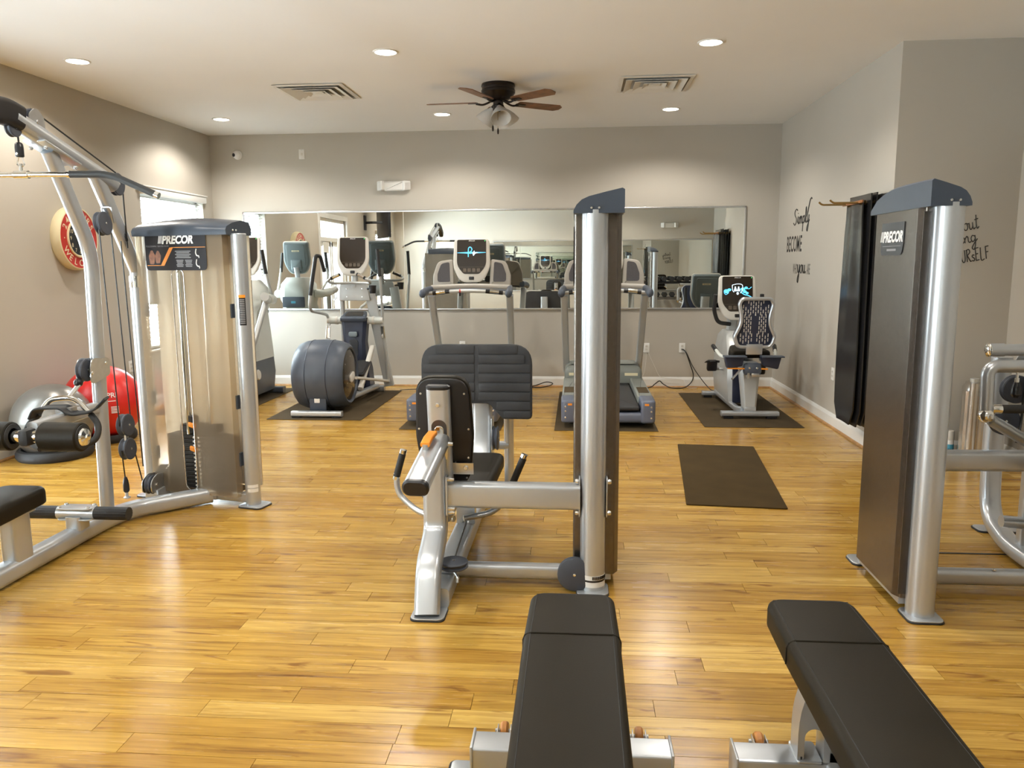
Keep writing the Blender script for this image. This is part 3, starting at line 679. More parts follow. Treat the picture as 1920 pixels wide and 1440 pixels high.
# ------------------------------------------------------------------ strength machines
def precor(m, Mf, size, bold=.02):
    """three slanted bars and the italic word"""
    sh = .22
    for k in range(3):
        x = -2.05 * size + k * .15 * size; w_ = .085 * size
        m.add([(x, 0, .0006), (x + w_, 0, .0006), (x + w_ + sh * .72 * size, .72 * size, .0006), (x + sh * .72 * size, .72 * size, .0006)], [(0, 1, 2, 3)], Mf)
    m.text('PRECOR', Mf @ Matrix.Translation((-1.58 * size, 0, 0)), size, bold, .92, sh, 'l')
def foot_plate(root, x, y, sx=.15, sy=.15, rot=0.0):
    R_ = Matrix.Translation((x, y, 0)) @ Matrix.Rotation(rot, 4, 'Z')
    m = MB(); m.extr(rr(sx, sy, .03), .0, .007, R_, e=.002); f = m.done('rubber_foot', 'rubber', root)
    m = MB(); m.extr(rr(sx - .006, sy - .006, .03), .007, .013, R_, e=.002); m.done('foot_flange', 'silver', root)
def pulley(root, c, ax, r=.06, w_=.026, name='pulley'):
    m = MB(); m.lathe([(.001, -w_ / 2 - .004), (r * .92, -w_ / 2 - .004), (r, -w_ / 2), (r, -w_ / 2 + .004), (r * .86, -.002), (r * .86, .002), (r, w_ / 2 - .004), (r, w_ / 2), (r * .92, w_ / 2 + .004), (.001, w_ / 2 + .004)], c, ax, 32); p = m.done(name, 'pulley', root)
    a = Vector(ax).normalized(); 
    for s in (-1, 1): m = MB(); m.lathe([(.007, 0), (.007, .004), (.001, .006)], Vector(c) + a * s * (w_ / 2 + .003), a * s, 8); m.done('axle_bolt', 'bolt', p)
    return p
def tower_cap(root, xin, xout, y0, y1, zb, ht):
    """moulded cap, high along the outer side, rounded towards the machine side and the far end"""
    s = 1 if xout > xin else -1; wd = abs(xout - xin); n = 9; rings = []
    prof = [(0, 0), (0, .12), (.06, .35), (.16, .55), (.30, .68), (.65, .86), (.95, 1.0), (1.0, .94), (1.0, 0)]
    for k in range(n + 1):
        u = k / n; y = y0 + (y1 - y0) * u
        f = 1.0 if u < .45 else max(.16, math.sqrt(max(0, 1 - ((u - .45) / .56) ** 2)))
        if u == 0: f = .985
        rings.append([(xin + s * wd * p, y, zb + ht * q * f) for p, q in prof])
    m = MB(); m.loft(rings); return m.done('tower_cap', 'cap', root, 40)
def tower(root, px, py, xin, xout, badge=True, zt=1.70):
    s = 1 if xout > px else -1; y0, y1 = py + .02, py + .56
    m = MB(); m.rod((px, py, .012), (px, py, 1.715), .0565, n=32); pole = m.done('pole', 'silver', root)
    foot_plate(root, px, py - .015)
    m = MB(); m.rod((px, y1 + .03, .012), (px, y1 + .03, 1.69), .05, n=28); m.done('pole', 'silver', root)
    foot_plate(root, (xin + xout) / 2, y1 + .06, .14, .14)
    w_ = abs(xout - xin); c = s * .02
    pts = [(xin, y0 + .01), (xout - c, y0 + .01), (xout, y0 + .05), (xout, y1 - .05), (xout - c, y1), (xin, y1)]
    if s < 0: pts = pts[::-1]
    m = MB(); m.extr(pround([(x, y, .012) for x, y in pts]), .065, zt, e=0); sh = m.done('weight_shroud', 'panel', root, 30)
    m = MB(); m.box(((xin + xout) / 2, (y0 + y1) / 2, .05), (w_ * .7, y1 - y0 - .06, .04)); m.done('base_beam', 'silver', root)
    cap = tower_cap(root, xin - s * .004, xout + s * .004, py - .055, y1 + .02, zt, .105)
    for dx in (-.018, .014): bolt(cap, (px + dx, py - .055, zt + .022), (0, -1, 0), .006, .005)
    return pole, sh

# ---- leg press in the middle of the floor
LP = (-.61, 3.48, 0)
t = thing('leg_press', 'silver seated leg press with black pads and wide black foot plate', 'leg press', LP)
pole, shroud = tower(t, .074, 3.484, -.016, .192)
m = MB(); m.tube([(.074, 3.484, .03), (.074, 3.484, .085)], .0572, n=32); lab = m.done('label_band', 'ink_w', pole)
m = MB(); m.tube([(.074, 3.484, .055), (.074, 3.484, .064)], .0576, n=32)
for k in range(9):
    a = radians(-88 + 9 * k); m.box((.074 + .0574 * cos(a), 3.484 + .0574 * sin(a), .0755), (.006, .006, .014))
m.done('label_print', 'black', lab, 0)
Cm_ = rightM(-.0165, 3.72, 1.52); m = MB(); m.extr(rr(.40, .26, .03), 0, .003, Cm_); m.done('placard', 'placard', shroud)
# cross members
m = MB(); m.tube([(-.595, 3.484, .444), (.016, 3.484, .444)], rr(.118, .075, .022), ref=(0, 0, 1)); m.done('cross_beam', 'silver', t)
for s in (-1, 1):
    x = .074 + s * .061
    m = MB(); m.extr(rr(.052, .19, .02), -.003, .003, fr((x, 3.484, .444), (0, 1, 0), (0, 0, 1)), e=.001); pl = m.done('clamp_plate', 'silver', t)
    for z in (-.073, .073): bolt(pl, (x + s * .004, 3.472, .444 + z), (s, 0, 0), .0125, .016)
m = MB(); m.tube([(-.56, 3.535, .062), (.03, 3.535, .062)], rr(.075, .06, .024), ref=(0, 0, 1)); m.done('floor_tube', 'silver', t)
m = MB(); m.box((-.01, 3.50, .035), (.10, .05, .05), e=.01); m.done('pulley_bracket', 'steel', t)
pulley(t, (-.008, 3.455, .085), (0, -1, .05), .078, .024)
pulley(t, (-.553, 3.375, .150), (0, .0, 1), .066, .024)
m = MB(); m.tube(bend([(-.60, 3.40, .105), (-.55, 3.375, .112), (-.53, 3.34, .105), (-.53, 3.33, .08)], .01), .006, n=8); m.box((-.58, 3.40, .104), (.08, .03, .006)); m.done('pulley_hanger', 'steel', t)
# front leg: slants forward to the floor, then upright
m = MB(); m.tube(bend([(-.632, 3.135, .012), (-.640, 3.20, .10), (-.647, 3.43, .225), (-.648, 3.484, .40), (-.648, 3.484, .66)][:1] + [(-.640, 3.235, .185), (-.648, 3.474, .27), (-.648, 3.484, .64)], .06, 6), rr(.108, .085, .026), ref=(1, 0, 0)); m.done('front_leg', 'silver', t)
foot_plate(t, -.628, 3.168, .15, .15)
m = MB(); m.extr(rr(.05, .19, .015), -.004, .004, fr((-.590, 3.46, .444), (0, 1, 0), (0, 0, 1))); pl = m.done('clamp_plate', 'silver', t)
for z in (-.078, -.06, .078):
    bolt(pl, (-.585, 3.45, .444 + z), (1, 0, 0), .012, .03)
# adjuster tube under the back pad
ad = [(-.648, 3.05, .600), (-.628, 3.47, .700)]
m = MB(); m.tube(ad, rr(.108, .068, .030), ref=(1, 0, 0)); adj = m.done('adjuster_tube', 'silver', t)
d = (Vector(ad[1]) - Vector(ad[0])).normalized()
m = MB(); m.tube([Vector(ad[0]) + d * .004, Vector(ad[0]) - d * .010, Vector(ad[0]) - d * .018], rr(.111, .071, .031), ref=(1, 0, 0), scale=[1, 1, .84]); m.done('end_cap', 'black', adj)
q = Vector(ad[0]).lerp(Vector(ad[1]), .72); m = MB(); m.tube([q + V(-.022, -.055, .045), q + V(-.018, 0, .062), q + V(-.010, .07, .072)], rr(.042, .02, .006), ref=(1, 0, 0)); m.done('release_lever', 'orange', adj)
q = Vector(ad[0]).lerp(Vector(ad[1]), .62); m = MB(); m.lathe([(.014, 0), (.014, .03), (.001, .034)], q + V(-.02, 0, .028), (0, -.2, 1), 12); m.done('lever_pin', 'steel', adj)
bolt(adj, (-.578, 3.44, .69), (1, 0, 0), .012, .022)
# back pad: board towards the viewer, pad beyond
Bm = fr((-.612, 3.53, .72), (1, 0, 0), (0, -.13, 1))
bp_o = pround([(-.108, -.245, .09), (.112, -.275, .09), (.135, -.02, .25), (.122, .265, .085), (-.122, .265, .085), (-.135, -.02, .25)], 6)
m = MB(); m.extr(bp_o, -.075, -.016, Bm, e=.004, e0=.028); bpad = m.done('back_pad', 'vinyl', t, 50)
m = MB(); m.extr(inset(bp_o, .006), -.017, .0, Bm, e=.004); bb = m.done('back_board', 'vinyl_d', bpad)
for x, y in ((-.10, .19), (.10, .19), (-.115, .02), (.115, .02), (.11, -.12), (-.11, -.12), (.10, -.22)):
    bolt(bb, Bm @ V(x, y, .0), Bm.to_3x3() @ V(0, 0, 1), .005, .002, 'screw').data.materials[0] = M['steel']
m = MB(); m.tube([Bm @ V(-.012, .225, .032), Bm @ V(-.012, -.215, .032)], rr(.108, .062, .03), ref=(1, 0, 0)); sp = m.done('back_pad_spine', 'silver', t)
m = MB(); m.tube([Bm @ V(-.012, .224, .032), Bm @ V(-.012, .236, .032), Bm @ V(-.012, .242, .032)], rr(.109, .063, .03), ref=(1, 0, 0), scale=[1, 1, .85]); m.done('end_cap', 'black', sp)
m = MB(); m.extr(rr(.070, .15, .034), .0, .0035, Bm @ Matrix.Translation((-.010, .01, .061))); m.done('slot', 'dpanel', sp)
m = MB(); m.extr(rr(.044, .12, .02), .002, .009, Bm @ Matrix.Translation((-.010, -.002, .061)), e=.004); m.done('slider', 'chrome', sp)
bolt(sp, Bm @ V(-.012, .155, .062), (0, -1, -.13), .011, .006)
m = MB(); m.tube([Bm @ V(-.010, .005, .066), Bm @ V(-.012, -.06, .082), Bm @ V(-.015, -.095, .075)], rr(.085, .008, .003), ref=(1, 0, 0)); m.done('adjuster_bracket', 'steel', sp)
m = MB(); m.box((.085, -.165, .022), (.10, .055, .006), Bm); m.box((.05, -.165, .01), (.006, .055, .03), Bm); pb = m.done('pad_bracket', 'steel', t, 0); bolt(pb, Bm @ V(.10, -.16, .025), (0, -1, 0), .012, .008)
# seat
Sm = Matrix.Translation((-.60, 3.93, .39))
m = MB(); m.extr(pround([(-.19, -.32, .07), (.19, -.32, .07), (.205, .32, .07), (-.205, .32, .07)], 5), 0, .072, Sm, e=.028, e0=.01); m.done('seat_pad', 'vinyl', t, 50)
m = MB(); m.box((-.60, 3.93, .376), (.30, .52, .022), e=.005); m.done('seat_board', 'vinyl_d', t)
m = MB(); m.tube([(-.61, 3.52, .335), (-.61, 4.25, .335)], rr(.075, .055, .018), ref=(0, 0, 1)); m.done('seat_rail', 'silver', t)
m = MB(); m.extr(pround([(-.05, 0, .005), (-.018, 0, 0), (-.018, .045, .017), (.018, .045, .017), (.018, 0, 0), (.05, 0, .005), (.05, .24, .02), (-.05, .24, .02)]), -.035, .035, fr((-.60, 4.13, .095), (1, 0, 0), (0, 0, 1))); m.done('seat_post', 'silver', t)
# base rail with cable slot, rear frame
m = MB(); m.tube([(-.605, 3.22, .052), (-.605, 5.20, .052)], rr(.092, .11, .022), ref=(0, 0, 1)); br = m.done('base_rail', 'silver', t)
m = MB(); m.rod((-.565, 3.42, .128), (-.598, 4.12, .108), .0045, n=8); m.done('cable', 'cable', t)
foot_plate(t, -.605, 5.12, .32, .12)
m = MB(); m.tube(bend([(-.60, 4.70, .10), (-.60, 4.86, .34), (-.60, 4.90, .62), (-.60, 4.87, .90)], .12, 6), rr(.13, .07, .03), ref=(1, 0, 0)); m.done('plate_arm', 'silver', t)
m = MB(); m.tube(bend([(-.45, 5.12, .02), (-.45, 5.10, .55), (-.45, 4.90, .68)], .1), .032); m.tube([(-.75, 5.12, .02), (-.75, 5.10, .6)], .032); m.tube([(-.45, 5.1, .3), (-.75, 5.1, .3)], .028); m.done('rear_frame', 'silver', t)
pulley(t, (-.505, 4.78, .42), (1, 0, 0), .075, .03)
m = MB(); m.box((-.525, 4.80, .40), (.006, .12, .3), e=.002); m.done('guard_plate', 'steel', t)
# foot plate
Fm = fr((-.622, 4.80, .772), (1, 0, 0), (0, .04, 1))
fo = pround([(-.345, -.235, .03), (-.165, -.235, .03), (-.075, -.138, .05), (.075, -.138, .05), (.165, -.235, .03), (.345, -.235, .03), (.345, .23, .13), (-.345, .23, .13)], 7)
m = MB(); m.extr(fo, -.028, .0, Fm, e=.006); fp = m.done('foot_plate', 'plate_r', t)
rows_ = [(.17, .222), (.112, .164), (.054, .106), (-.004, .048), (-.062, -.010), (-.120, -.068), (-.178, -.126), (-.226, -.184)]
for k, (a, b) in enumerate(rows_):
    for s in (-1, 1):
        xo = .335 if b < .15 else (.30 if b < .2 else .255); xi = .012 if a > -.135 else (.125 if a > -.2 else .17)
        m = MB(); m.extr(rr(xo - xi, b - a, .008), 0, .005, Fm @ Matrix.Translation((s * (xo + xi) / 2, (a + b) / 2, 0)), e=.002, seg=2); m.done('tread_strip', 'plate_r', fp)
# handles
for s, pts, g in ((-1, [(-.64, 3.95, .17), (-.844, 4.05, .161), (-.974, 4.1, .258), (-.975, 4.1, .372)], ((-.975, 4.1, .355), (-.938, 4.1, .482))),
                  (1, [(-.60, 4.02, .15), (-.434, 4.08, .168), (-.350, 4.1, .285), (-.335, 4.1, .345)], ((-.341, 4.1, .329), (-.284, 4.1, .466)))):
    m = MB(); m.tube(bend(pts, .09, 6), .0165); h_ = m.done('handle', 'silver', t)
    a, b = Vector(g[0]), Vector(g[1]); m = MB(); m.rod(a, b, .019); m.done('grip', 'grip', h_)
    e_ = (b - a).normalized(); m = MB(); m.rod(b, b + e_ * .02, .0195); m.rod(a - e_ * .018, a, .0195); m.done('grip_cap', 'chrome', h_)

# ---- press machine on the right
t = thing('chest_press', 'silver press machine whose dark tower stands beside the hanging mats', 'press machine', (2.0, 3.8, 0))
pole, shroud = tower(t, 1.452, 3.30, 1.508, 1.362)
m = MB(); m.box((1.387, 3.327, .885), (.036, .006, 1.60)); m.done('front_dark_reflection', 'dpanel', shroud, 0)  # added dark strip: stands in for the dark room reflected in the front face
Lm = fr((1.3615, 3.63, 1.60), (0, -1, 0), (0, 0, 1))
m = MB(); m.extr(pround([(-.10, -.085, .02), (.13, -.085, .03), (.145, -.03, .01), (.145, .055, .005), (-.10, .055, .005)]), 0, .003, Lm); bd = m.done('badge', 'placard', shroud)
m = MB(); precor(m, Lm @ Matrix.Translation((.02, -.027, .0035)), .062, .045); m.done('logo', 'ink_w', bd, 0)
m = MB(); m.box((.02, -.046, .0036), (.20, .002, .0004), Lm); m.box((.02, -.062, .0036), (.10, .009, .0004), Lm); m.done('small_print', 'ink_g', bd, 0)
m = MB(); m.tube([(1.50, 3.89, .530), (2.20, 3.92, .530)], rr(.10, .07, .02), ref=(0, 0, 1)); m.done('cross_beam', 'silver', t)
m = MB(); m.tube([(1.46, 3.60, .062), (2.62, 3.60, .062)], rr(.075, .06, .024), ref=(0, 0, 1)); ft = m.done('floor_tube', 'silver', t)
bolt(ft, (1.89, 3.585, .10), (0, 0, 1), .011, .006)
px_ = 2.265
m = MB(); m.tube(bend([(2.19, 3.70, .05), (2.20, 4.05, .055), (px_, 4.40, .10), (px_, 4.42, .50), (px_, 4.40, .98)], [.1, .17, .1], 8), rr(.10, .075, .03), ref=(1, 0, 0)); m.done('rear_upright', 'silver', t)
m = MB(); m.extr(rr(.34, .12, .03), 0, .007, Matrix.Translation((2.39, 4.45, 0))); m.done('rubber_foot', 'rubber', t)
m = MB(); m.extr(rr(.33, .11, .03), .007, .013, Matrix.Translation((2.39, 4.45, 0)), e=.002); m.done('foot_flange', 'silver', t)
m = MB(); m.tube([(2.235, 3.97, .05), (2.235, 3.97, 1.15)], rr(.085, .07, .02), ref=(1, 0, 0)); up_ = m.done('seat_upright', 'silver', t)
m = MB(); m.extr(rr(.07, .19, .015), -.004, .004, fr((2.190, 3.93, .53), (0, 1, 0), (0, 0, 1))); pl = m.done('clamp_plate', 'silver', t)
for z in (-.085, .085): bolt(pl, (2.186, 3.91, .53 + z), (-1, 0, 0), .011, .018)
# press arm: bent tube with ball end, grip and link
m = MB(); m.tube(bend([(1.905, 3.80, .79), (1.897, 3.80, 1.005), (1.93, 3.81, 1.01), (2.40, 3.84, 1.005)][:1] + [(1.898, 3.80, 1.005), (2.40, 3.82, 1.005), (2.53, 3.82, 1.005), (2.56, 3.8, .79)], .05, 6), .030); pa = m.done('press_arm', 'silver', t)
for x in (1.905, 2.56):
    m = MB(); m.ball((x, 3.795, .775), .036); bl = m.done('arm_ball', 'chrome', pa)
    m = MB(); m.lathe([(.014, 0), (.012, .006), (.001, .008)], (x, 3.757, .775), (0, -1, 0), 12); m.done('ball_screw', 'steel', bl)
for a, b in (((1.935, 3.79, .806), (2.16, 3.79, .806)), ((2.53, 3.79, .806), (2.32, 3.79, .806))):
    m = MB(); a, b = Vector(a), Vector(b); e_ = (b - a).normalized(); m.rod(a + e_ * .025, b, .0205); g_ = m.done('grip', 'grip', pa)
    m = MB(); m.lathe([(.001, -.012), (.019, -.010), (.023, .0), (.022, .03)], a, e_, 14); m.done('grip_cap', 'chrome', g_)
m = MB(); m.tube([(1.925, 3.80, .755), (2.19, 3.92, .61)], .028); m.done('link_arm', 'silver', t)
m = MB(); m.rod((1.935, 3.86, 1.075), (2.35, 3.86, 1.075), .028); m.rod((1.925, 3.86, 1.075), (1.99, 3.86, 1.075), .031); m.done('pivot_tube', 'silver', t)
m = MB(); m.lathe([(.031, 0), (.033, .004), (.02, .012), (.001, .012)], (1.925, 3.86, 1.075), (-1, 0, 0), 18); m.done('pivot_cap', 'chrome', t)
m = MB(); m.extr(pround([(-.10, -.06, .02), (.10, -.10, .02), (.10, .05, .03), (-.02, .08, .03)]), -.004, .004, fr((2.15, 3.90, 1.05), (1, 0, 0), (0, 0, 1))); m.done('pivot_plate', 'silver', t)
m = MB(); m.rod((2.03, 3.80, .985), (2.03, 3.80, .93), .006); m.rod((2.03, 3.80, .95), (2.03, 3.80, .93), .010); k_ = m.done('adjuster_pin', 'chrome', t)
m = MB(); m.lathe([(.001, .01), (.012, .005), (.020, -.02), (.022, -.05), (.012, -.065), (.001, -.066)], (2.03, 3.80, .925), n=16); m.done('adjuster_knob', 'black', k_)
pulley(t, (2.16, 4.05, .86), (0, -1, 0), .07, .03); pulley(t, (2.12, 4.05, .70), (0, -1, 0), .07, .03)
m = MB(); m.tube(spline([(2.20, 4.03, .93), (2.19, 4.03, .80), (2.19, 4.03, .70), (2.16, 4.0, .60)]), .006, n=8); m.done('cable', 'cable', t)
m = MB(); m.tube([(2.10, 3.96, .21), (2.40, 3.96, .19)], .03); m.done('foot_link', 'silver', t)
m = MB(); m.extr(pround([(-.15, -.2, .05), (.15, -.2, .05), (.17, .2, .06), (-.17, .2, .06)]), 0, .07, Matrix.Translation((2.42, 3.62, .44)), e=.025, e0=.01); m.done('seat_pad', 'vinyl', t, 50)
m = MB(); m.tube([(2.42, 3.62, .06), (2.42, 3.62, .44)], rr(.08, .07, .02), ref=(1, 0, 0)); m.done('seat_post', 'silver', t)
m = MB(); m.extr(pround([(-.13, -.3, .06), (.13, -.3, .06), (.15, .3, .08), (-.15, .3, .08)]), 0, .06, fr((2.42, 3.90, .85), (1, 0, 0), (0, .1, 1)), e=.022); m.done('back_pad', 'vinyl', t, 50)
m = MB(); m.tube([(2.235, 3.97, 1.10), (2.42, 3.95, 1.10)], .03); m.tube([(2.235, 3.97, .70), (2.42, 3.95, .70)], .03); m.done('pad_support', 'silver', t)

# ---- pulldown / seated row on the left
t = thing('pulldown_machine', 'silver pulldown and row machine with translucent weight tower by the clock', 'pulldown machine', (-2.6, 4.2, 0))
A0, A1 = V(-2.02, 4.64, 0), V(-2.78, 4.827, 0)                     # right and left tower posts
ux = (A0 - A1).normalized(); uy = V(-ux.y, ux.x, 0)              # ux: left to right post; uy: away from the viewer
def TP(s, dpt, z): return A0 - ux * s + uy * dpt + V(0, 0, z)     # s metres left of the right post
TPm = lambda s, dpt, z: fr(TP(s, dpt, z), ux, (0, 0, 1))          # panel frame, normal towards the viewer
m = MB(); m.rod(TP(0, 0, .012), TP(0, 0, 1.675), .0455, n=28); m.lathe([(.0455, 0), (.042, .006), (.001, .006)], TP(0, 0, 1.675)); p0 = m.done('tower_post', 'silver', t)
ang = math.atan2(ux.y, ux.x)
foot_plate(t, TP(-.01, 0, 0).x, TP(-.01, 0, 0).y, .17, .15, ang); foot_plate(t, TP(.7827, 0, 0).x, TP(.7827, 0, 0).y, .17, .15, ang)
m = MB(); m.rod(TP(.7827, 0, .012), TP(.7827, 0, 1.40), .0455, n=28); p1 = m.done('tower_post', 'silver', t)
m = MB(); m.rod(TP(.7827, 0, 1.36), TP(.7827, 0, 1.43), .048, n=28); m.done('collar', 'chrome', p1); bolt(p1, TP(.7827, -.047, 1.395), (0, -1, 0), .008, .006)
m = MB(); m.rod(TP(.72, .05, 1.25), TP(.72, .05, 1.675), .040, n=24); m.done('tower_post', 'silver', t)
# panels
W0, W1 = .062, .700
def shroud_rect(name, dpt, slot=False):
    m = MB(); c = (W0 + W1) / 2; w_ = W1 - W0; z0_, z1_ = .065, 1.685
    if not slot:
        m.extr(rr(w_, z1_ - z0_, .01), -.002, .002, TPm(c, dpt, (z0_ + z1_) / 2)); return m.done(name, 'frost', t, 20)
    # front panel with a tall rounded slot, leaf by leaf around the opening; edges fold back
    sc_, sw, sz0, sz1 = .397, .045, .088, 1.478
    n = 10; top = [(sc_ + sw * cos(a), sz1 - sw + sw * sin(a)) for a in [pi * k / n for k in range(n + 1)]]; bot = [(sc_ + sw * cos(a), sz0 + sw + sw * sin(a)) for a in [pi + pi * k / n for k in range(n + 1)]]
    inner = top + bot; N_ = len(inner); outer = []
    for i, (x, z) in enumerate(inner):
        if i <= n: f = i / n; q = [(W1, z1_), (W0, z1_)]; 
        else: f = (i - n - 1) / n; q = [(W0, z0_), (W1, z0_)]
        outer.append((q[0][0] + (q[1][0] - q[0][0]) * f, q[0][1]))
    ring = lambda poly, dd: [TP(x, dd, z) for x, z in poly]
    R_ = [ring(inner, dpt), ring(outer, dpt)]
    m.loft(R_, cap=False); return m.done(name, 'frost', t, 20)
fpn = shroud_rect('front_panel', -.075, True)
m = MB(); sc_, sw = .397, .045
loop = [TP(sc_ + sw * cos(a), -.077, 1.478 - sw + sw * sin(a)) for a in [pi * k / 10 for k in range(11)]] + [TP(sc_ + sw * cos(a), -.077, .088 + sw + sw * sin(a)) for a in [pi + pi * k / 10 for k in range(11)]]
m.tube(loop + [loop[0]], .0035, n=6); m.done('slot_edge', 'stainless', fpn)
for s in (W0, W1):
    m = MB(); k = 1 if s == W1 else -1; m.extr(rr(.055, 1.62, .004), -.002, .002, fr(TP(s, -.047, .875), uy, (0, 0, 1))); m.done('panel_flange', 'frost', fpn, 20)
for z in (1.22, .66, .30):
    for s in (W0 - .004, W1 + .004):
        m = MB(); m.box((0, 0, 0), (.012, .03, .085), fr(TP(s, -.02, z), ux, uy)); m.done('panel_clip', 'slate', fpn, 0)
m = MB(); m.extr(rr(.735, 1.60, .01), -.002, .002, TPm(.40, .14, .89)); rp_ = m.done('rear_panel', 'lpanel', t, 20)
m = MB(); m.extr(rr(.735, 1.60, .01), -.002, .002, TPm(.40, .146, .89)); m.done('outer_sheet', 'stainless', rp_, 20)
# cap
n = 10; rings = []
for k in range(n + 1):
    u = k / n; s = .018 + (.712 - .018) * u; f = (.72 + .28 * sin(pi * min(1, u * 1.25 + .0) )) if u < .8 else .72 + .28 * sin(pi * 1.0) ; f = .80 + .20 * math.sin(pi * u)
    pr = [(-.088, 0), (-.092, .035), (-.080, .060), (-.03, .088), (.05, .108), (.13, .098), (.15, .05), (.15, 0)]
    rings.append([TP(s, a, 1.672 + b * f) for a, b in pr])
m = MB(); m.loft(rings); cp_ = m.done('tower_cap', 'cap', t, 40)
for dd in (-.03, .0): bolt(cp_, TP(.016, dd, 1.70), ux, .007, .005)
# placard
Pm = TPm(.397, -.0795, 1.58)
m = MB(); m.extr(pround([(-.225, -.115, .03), (.225, -.115, .03), (.225, .105, .004), (-.225, .105, .004)], 5), 0, .003, Pm); pc = m.done('placard', 'placard', t)
m = MB(); precor(m, Pm @ Matrix.Translation((.010, .046, .0035)), .066, .045); m.done('logo', 'ink_w', pc, 0)
m = MB(); m.text('PULLDOWN / SEATED ROW', Pm @ Matrix.Translation((-.215, .026, .0035)), .0135, 0, 1.0, 0, 'l')
for k in range(5): m.box((.055, -.001 - k * .0095, .0036), (.115 - (k % 2) * .02, .0045, .0004), Pm)
for k in range(5):
    for x in (.03, .095): m.box((x, -.055 - k * .009, .0036), (.052 - (k % 3) * .006, .0045, .0004), Pm)
m.done('small_print', 'ink_g', pc, 0)
m = MB()
for x0_, x1_, z_ in ((-.215, -.105, -.085), (-.03, .222, .022)): m.box(((x0_ + x1_) / 2, z_, .0036), (x1_ - x0_, .003, .0004), Pm)
m.add([(-.115, -.087, .0037), (-.088, -.087, .0037), (-.015, .022, .0037), (-.042, .022, .0037)], [(0, 1, 2, 3)], Pm); m.done('orange_stripe', 'ink_o', pc, 0)
m = MB()
for cx, sc in ((-.175, 1.0), (-.13, .9)):
    m.extr(pround([(-.02, -.055, .008), (.012, -.055, .008), (.024, -.005, .01), (.014, .012, .006), (.006, .028, .008), (-.008, .028, .008), (-.016, .012, .006), (-.026, -.005, .01)]), .0032, .0038, Pm @ Matrix.Translation((cx, -.022, 0)) @ Matrix.Scale(sc, 4))
m.done('printed_figure', 'skin_p', pc, 0)
m = MB()
for dz in (0, -.062):
    m.stroke([(.155, .012 + dz), (.150, -.012 + dz), (.158, -.028 + dz), (.170, -.030 + dz), (.172, -.042 + dz)], .007, Pm, .0036)
m.done('white_diagram', 'ink_w', pc)
# weight stack and guides
st0 = TP(.385, .03, 0)
for dx in (-.085, .085):
    m = MB(); m.rod(TP(.385 + dx, .03, .07), TP(.385 + dx, .03, 1.67), .0125, n=12); m.done('guide_rod', 'chrome', t)
m = MB(); m.rod(TP(.432, -.035, .44), TP(.432, -.035, 1.66), .009, n=10); m.done('pull_rod', 'chrome', t)
nst = 13
for k in range(nst):
    z = .105 + k * .026; w_ = .46
    m = MB(); m.box((0, 0, 0), (w_, .11, .0245), fr(TP(.385, .03, z), ux, uy), e=.004); pl = m.done('weight_plate', 'iron', t, 0)
    m = MB(); m.lathe([(.0075, 0), (.0075, .002), (.001, .0022)], TP(.405, -.026, z), -uy, 8); m.box((0, 0, 0), (.012, .0012, .012), fr(TP(.370, -.0262, z), ux, uy)); m.done('plate_number', 'ink_w', pl, 0)
m = MB(); m.box((0, 0, 0), (.26, .10, .05), fr(TP(.385, .03, .47), ux, uy), e=.006); m.box((0, 0, 0), (.05, .06, .09), fr(TP(.418, -.01, .51), ux, uy), e=.006); m.done('top_weight', 'iron', t, 0)
for z, w_ in ((.505, .045), (.352, .05)):
    m = MB(); m.tube([TP(.415, -.045, z), TP(.385, -.055, z - .003), TP(.365, -.05, z - .012)], rr(.03, .016, .006), ref=(0, 0, 1)); m.done('selector_pin', 'orange', t)
m = MB(); m.box((0, 0, 0), (.50, .15, .03), fr(TP(.385, .03, .078), ux, uy)); m.done('stack_base', 'dpanel', t, 0)
# labels on the right post
m = MB(); Lb = fr(TP(0, 0, 1.225), ux, (0, 0, 1))
def curved_label(m, z0_, z1_, a0, a1, rad=.0463):
    a_ = [radians(a0 + (a1 - a0) * k / 6) for k in range(7)]
    q = lambda z: [TP(0, 0, z) + (ux * cos(a) + uy * sin(a)) * rad for a in a_]
    lo, hi = q(z0_), q(z1_); m.add(lo + hi, [(k, k + 1, 8 + k, 7 + k) for k in range(6)])
curved_label(m, 1.135, 1.305, -78, -28); lb_ = m.done('warning_label', 'black', p0)
m = MB(); curved_label(m, 1.300, 1.318, -78, -28, .0466); m.done('label_head', 'orange', lb_)
m = MB()
for k in range(14): curved_label(m, 1.145 + k * .0108, 1.151 + k * .0108, -72, -36, .0466)
m.done('label_print', 'ink_g', lb_)
m = MB(); curved_label(m, .125, .145, -95, -10); curved_label(m, .098, .12, -95, -10); m.done('serial_label', 'ink_w', p0)
# base: bracket between posts, bent rail towards the viewer
m = MB(); m.tube([TP(.02, -.01, .055), TP(.76, -.01, .055)], rr(.06, .05, .012), ref=(0, 0, 1)); m.done('base_bracket', 'silver', t)
m = MB(); m.tube(bend([TP(.30, -.03, .055), (-2.655, 4.36, .055), (-2.700, 4.16, .055), (-2.700, 2.55, .055)], .16, 7), rr(.095, .10, .03), ref=(0, 0, 1)); rail = m.done('base_rail', 'silver', t)
q = TP(.27, -.04, .06); m = MB(); m.box((0, 0, 0), (.06, .03, .06), fr(q, ux, uy), e=.004); jc = m.done('joint_clamp', 'silver', t)
bolt(jc, q - uy * .016, -uy, .011, .008)
foot_plate(t, -2.70, 2.62, .40, .12)
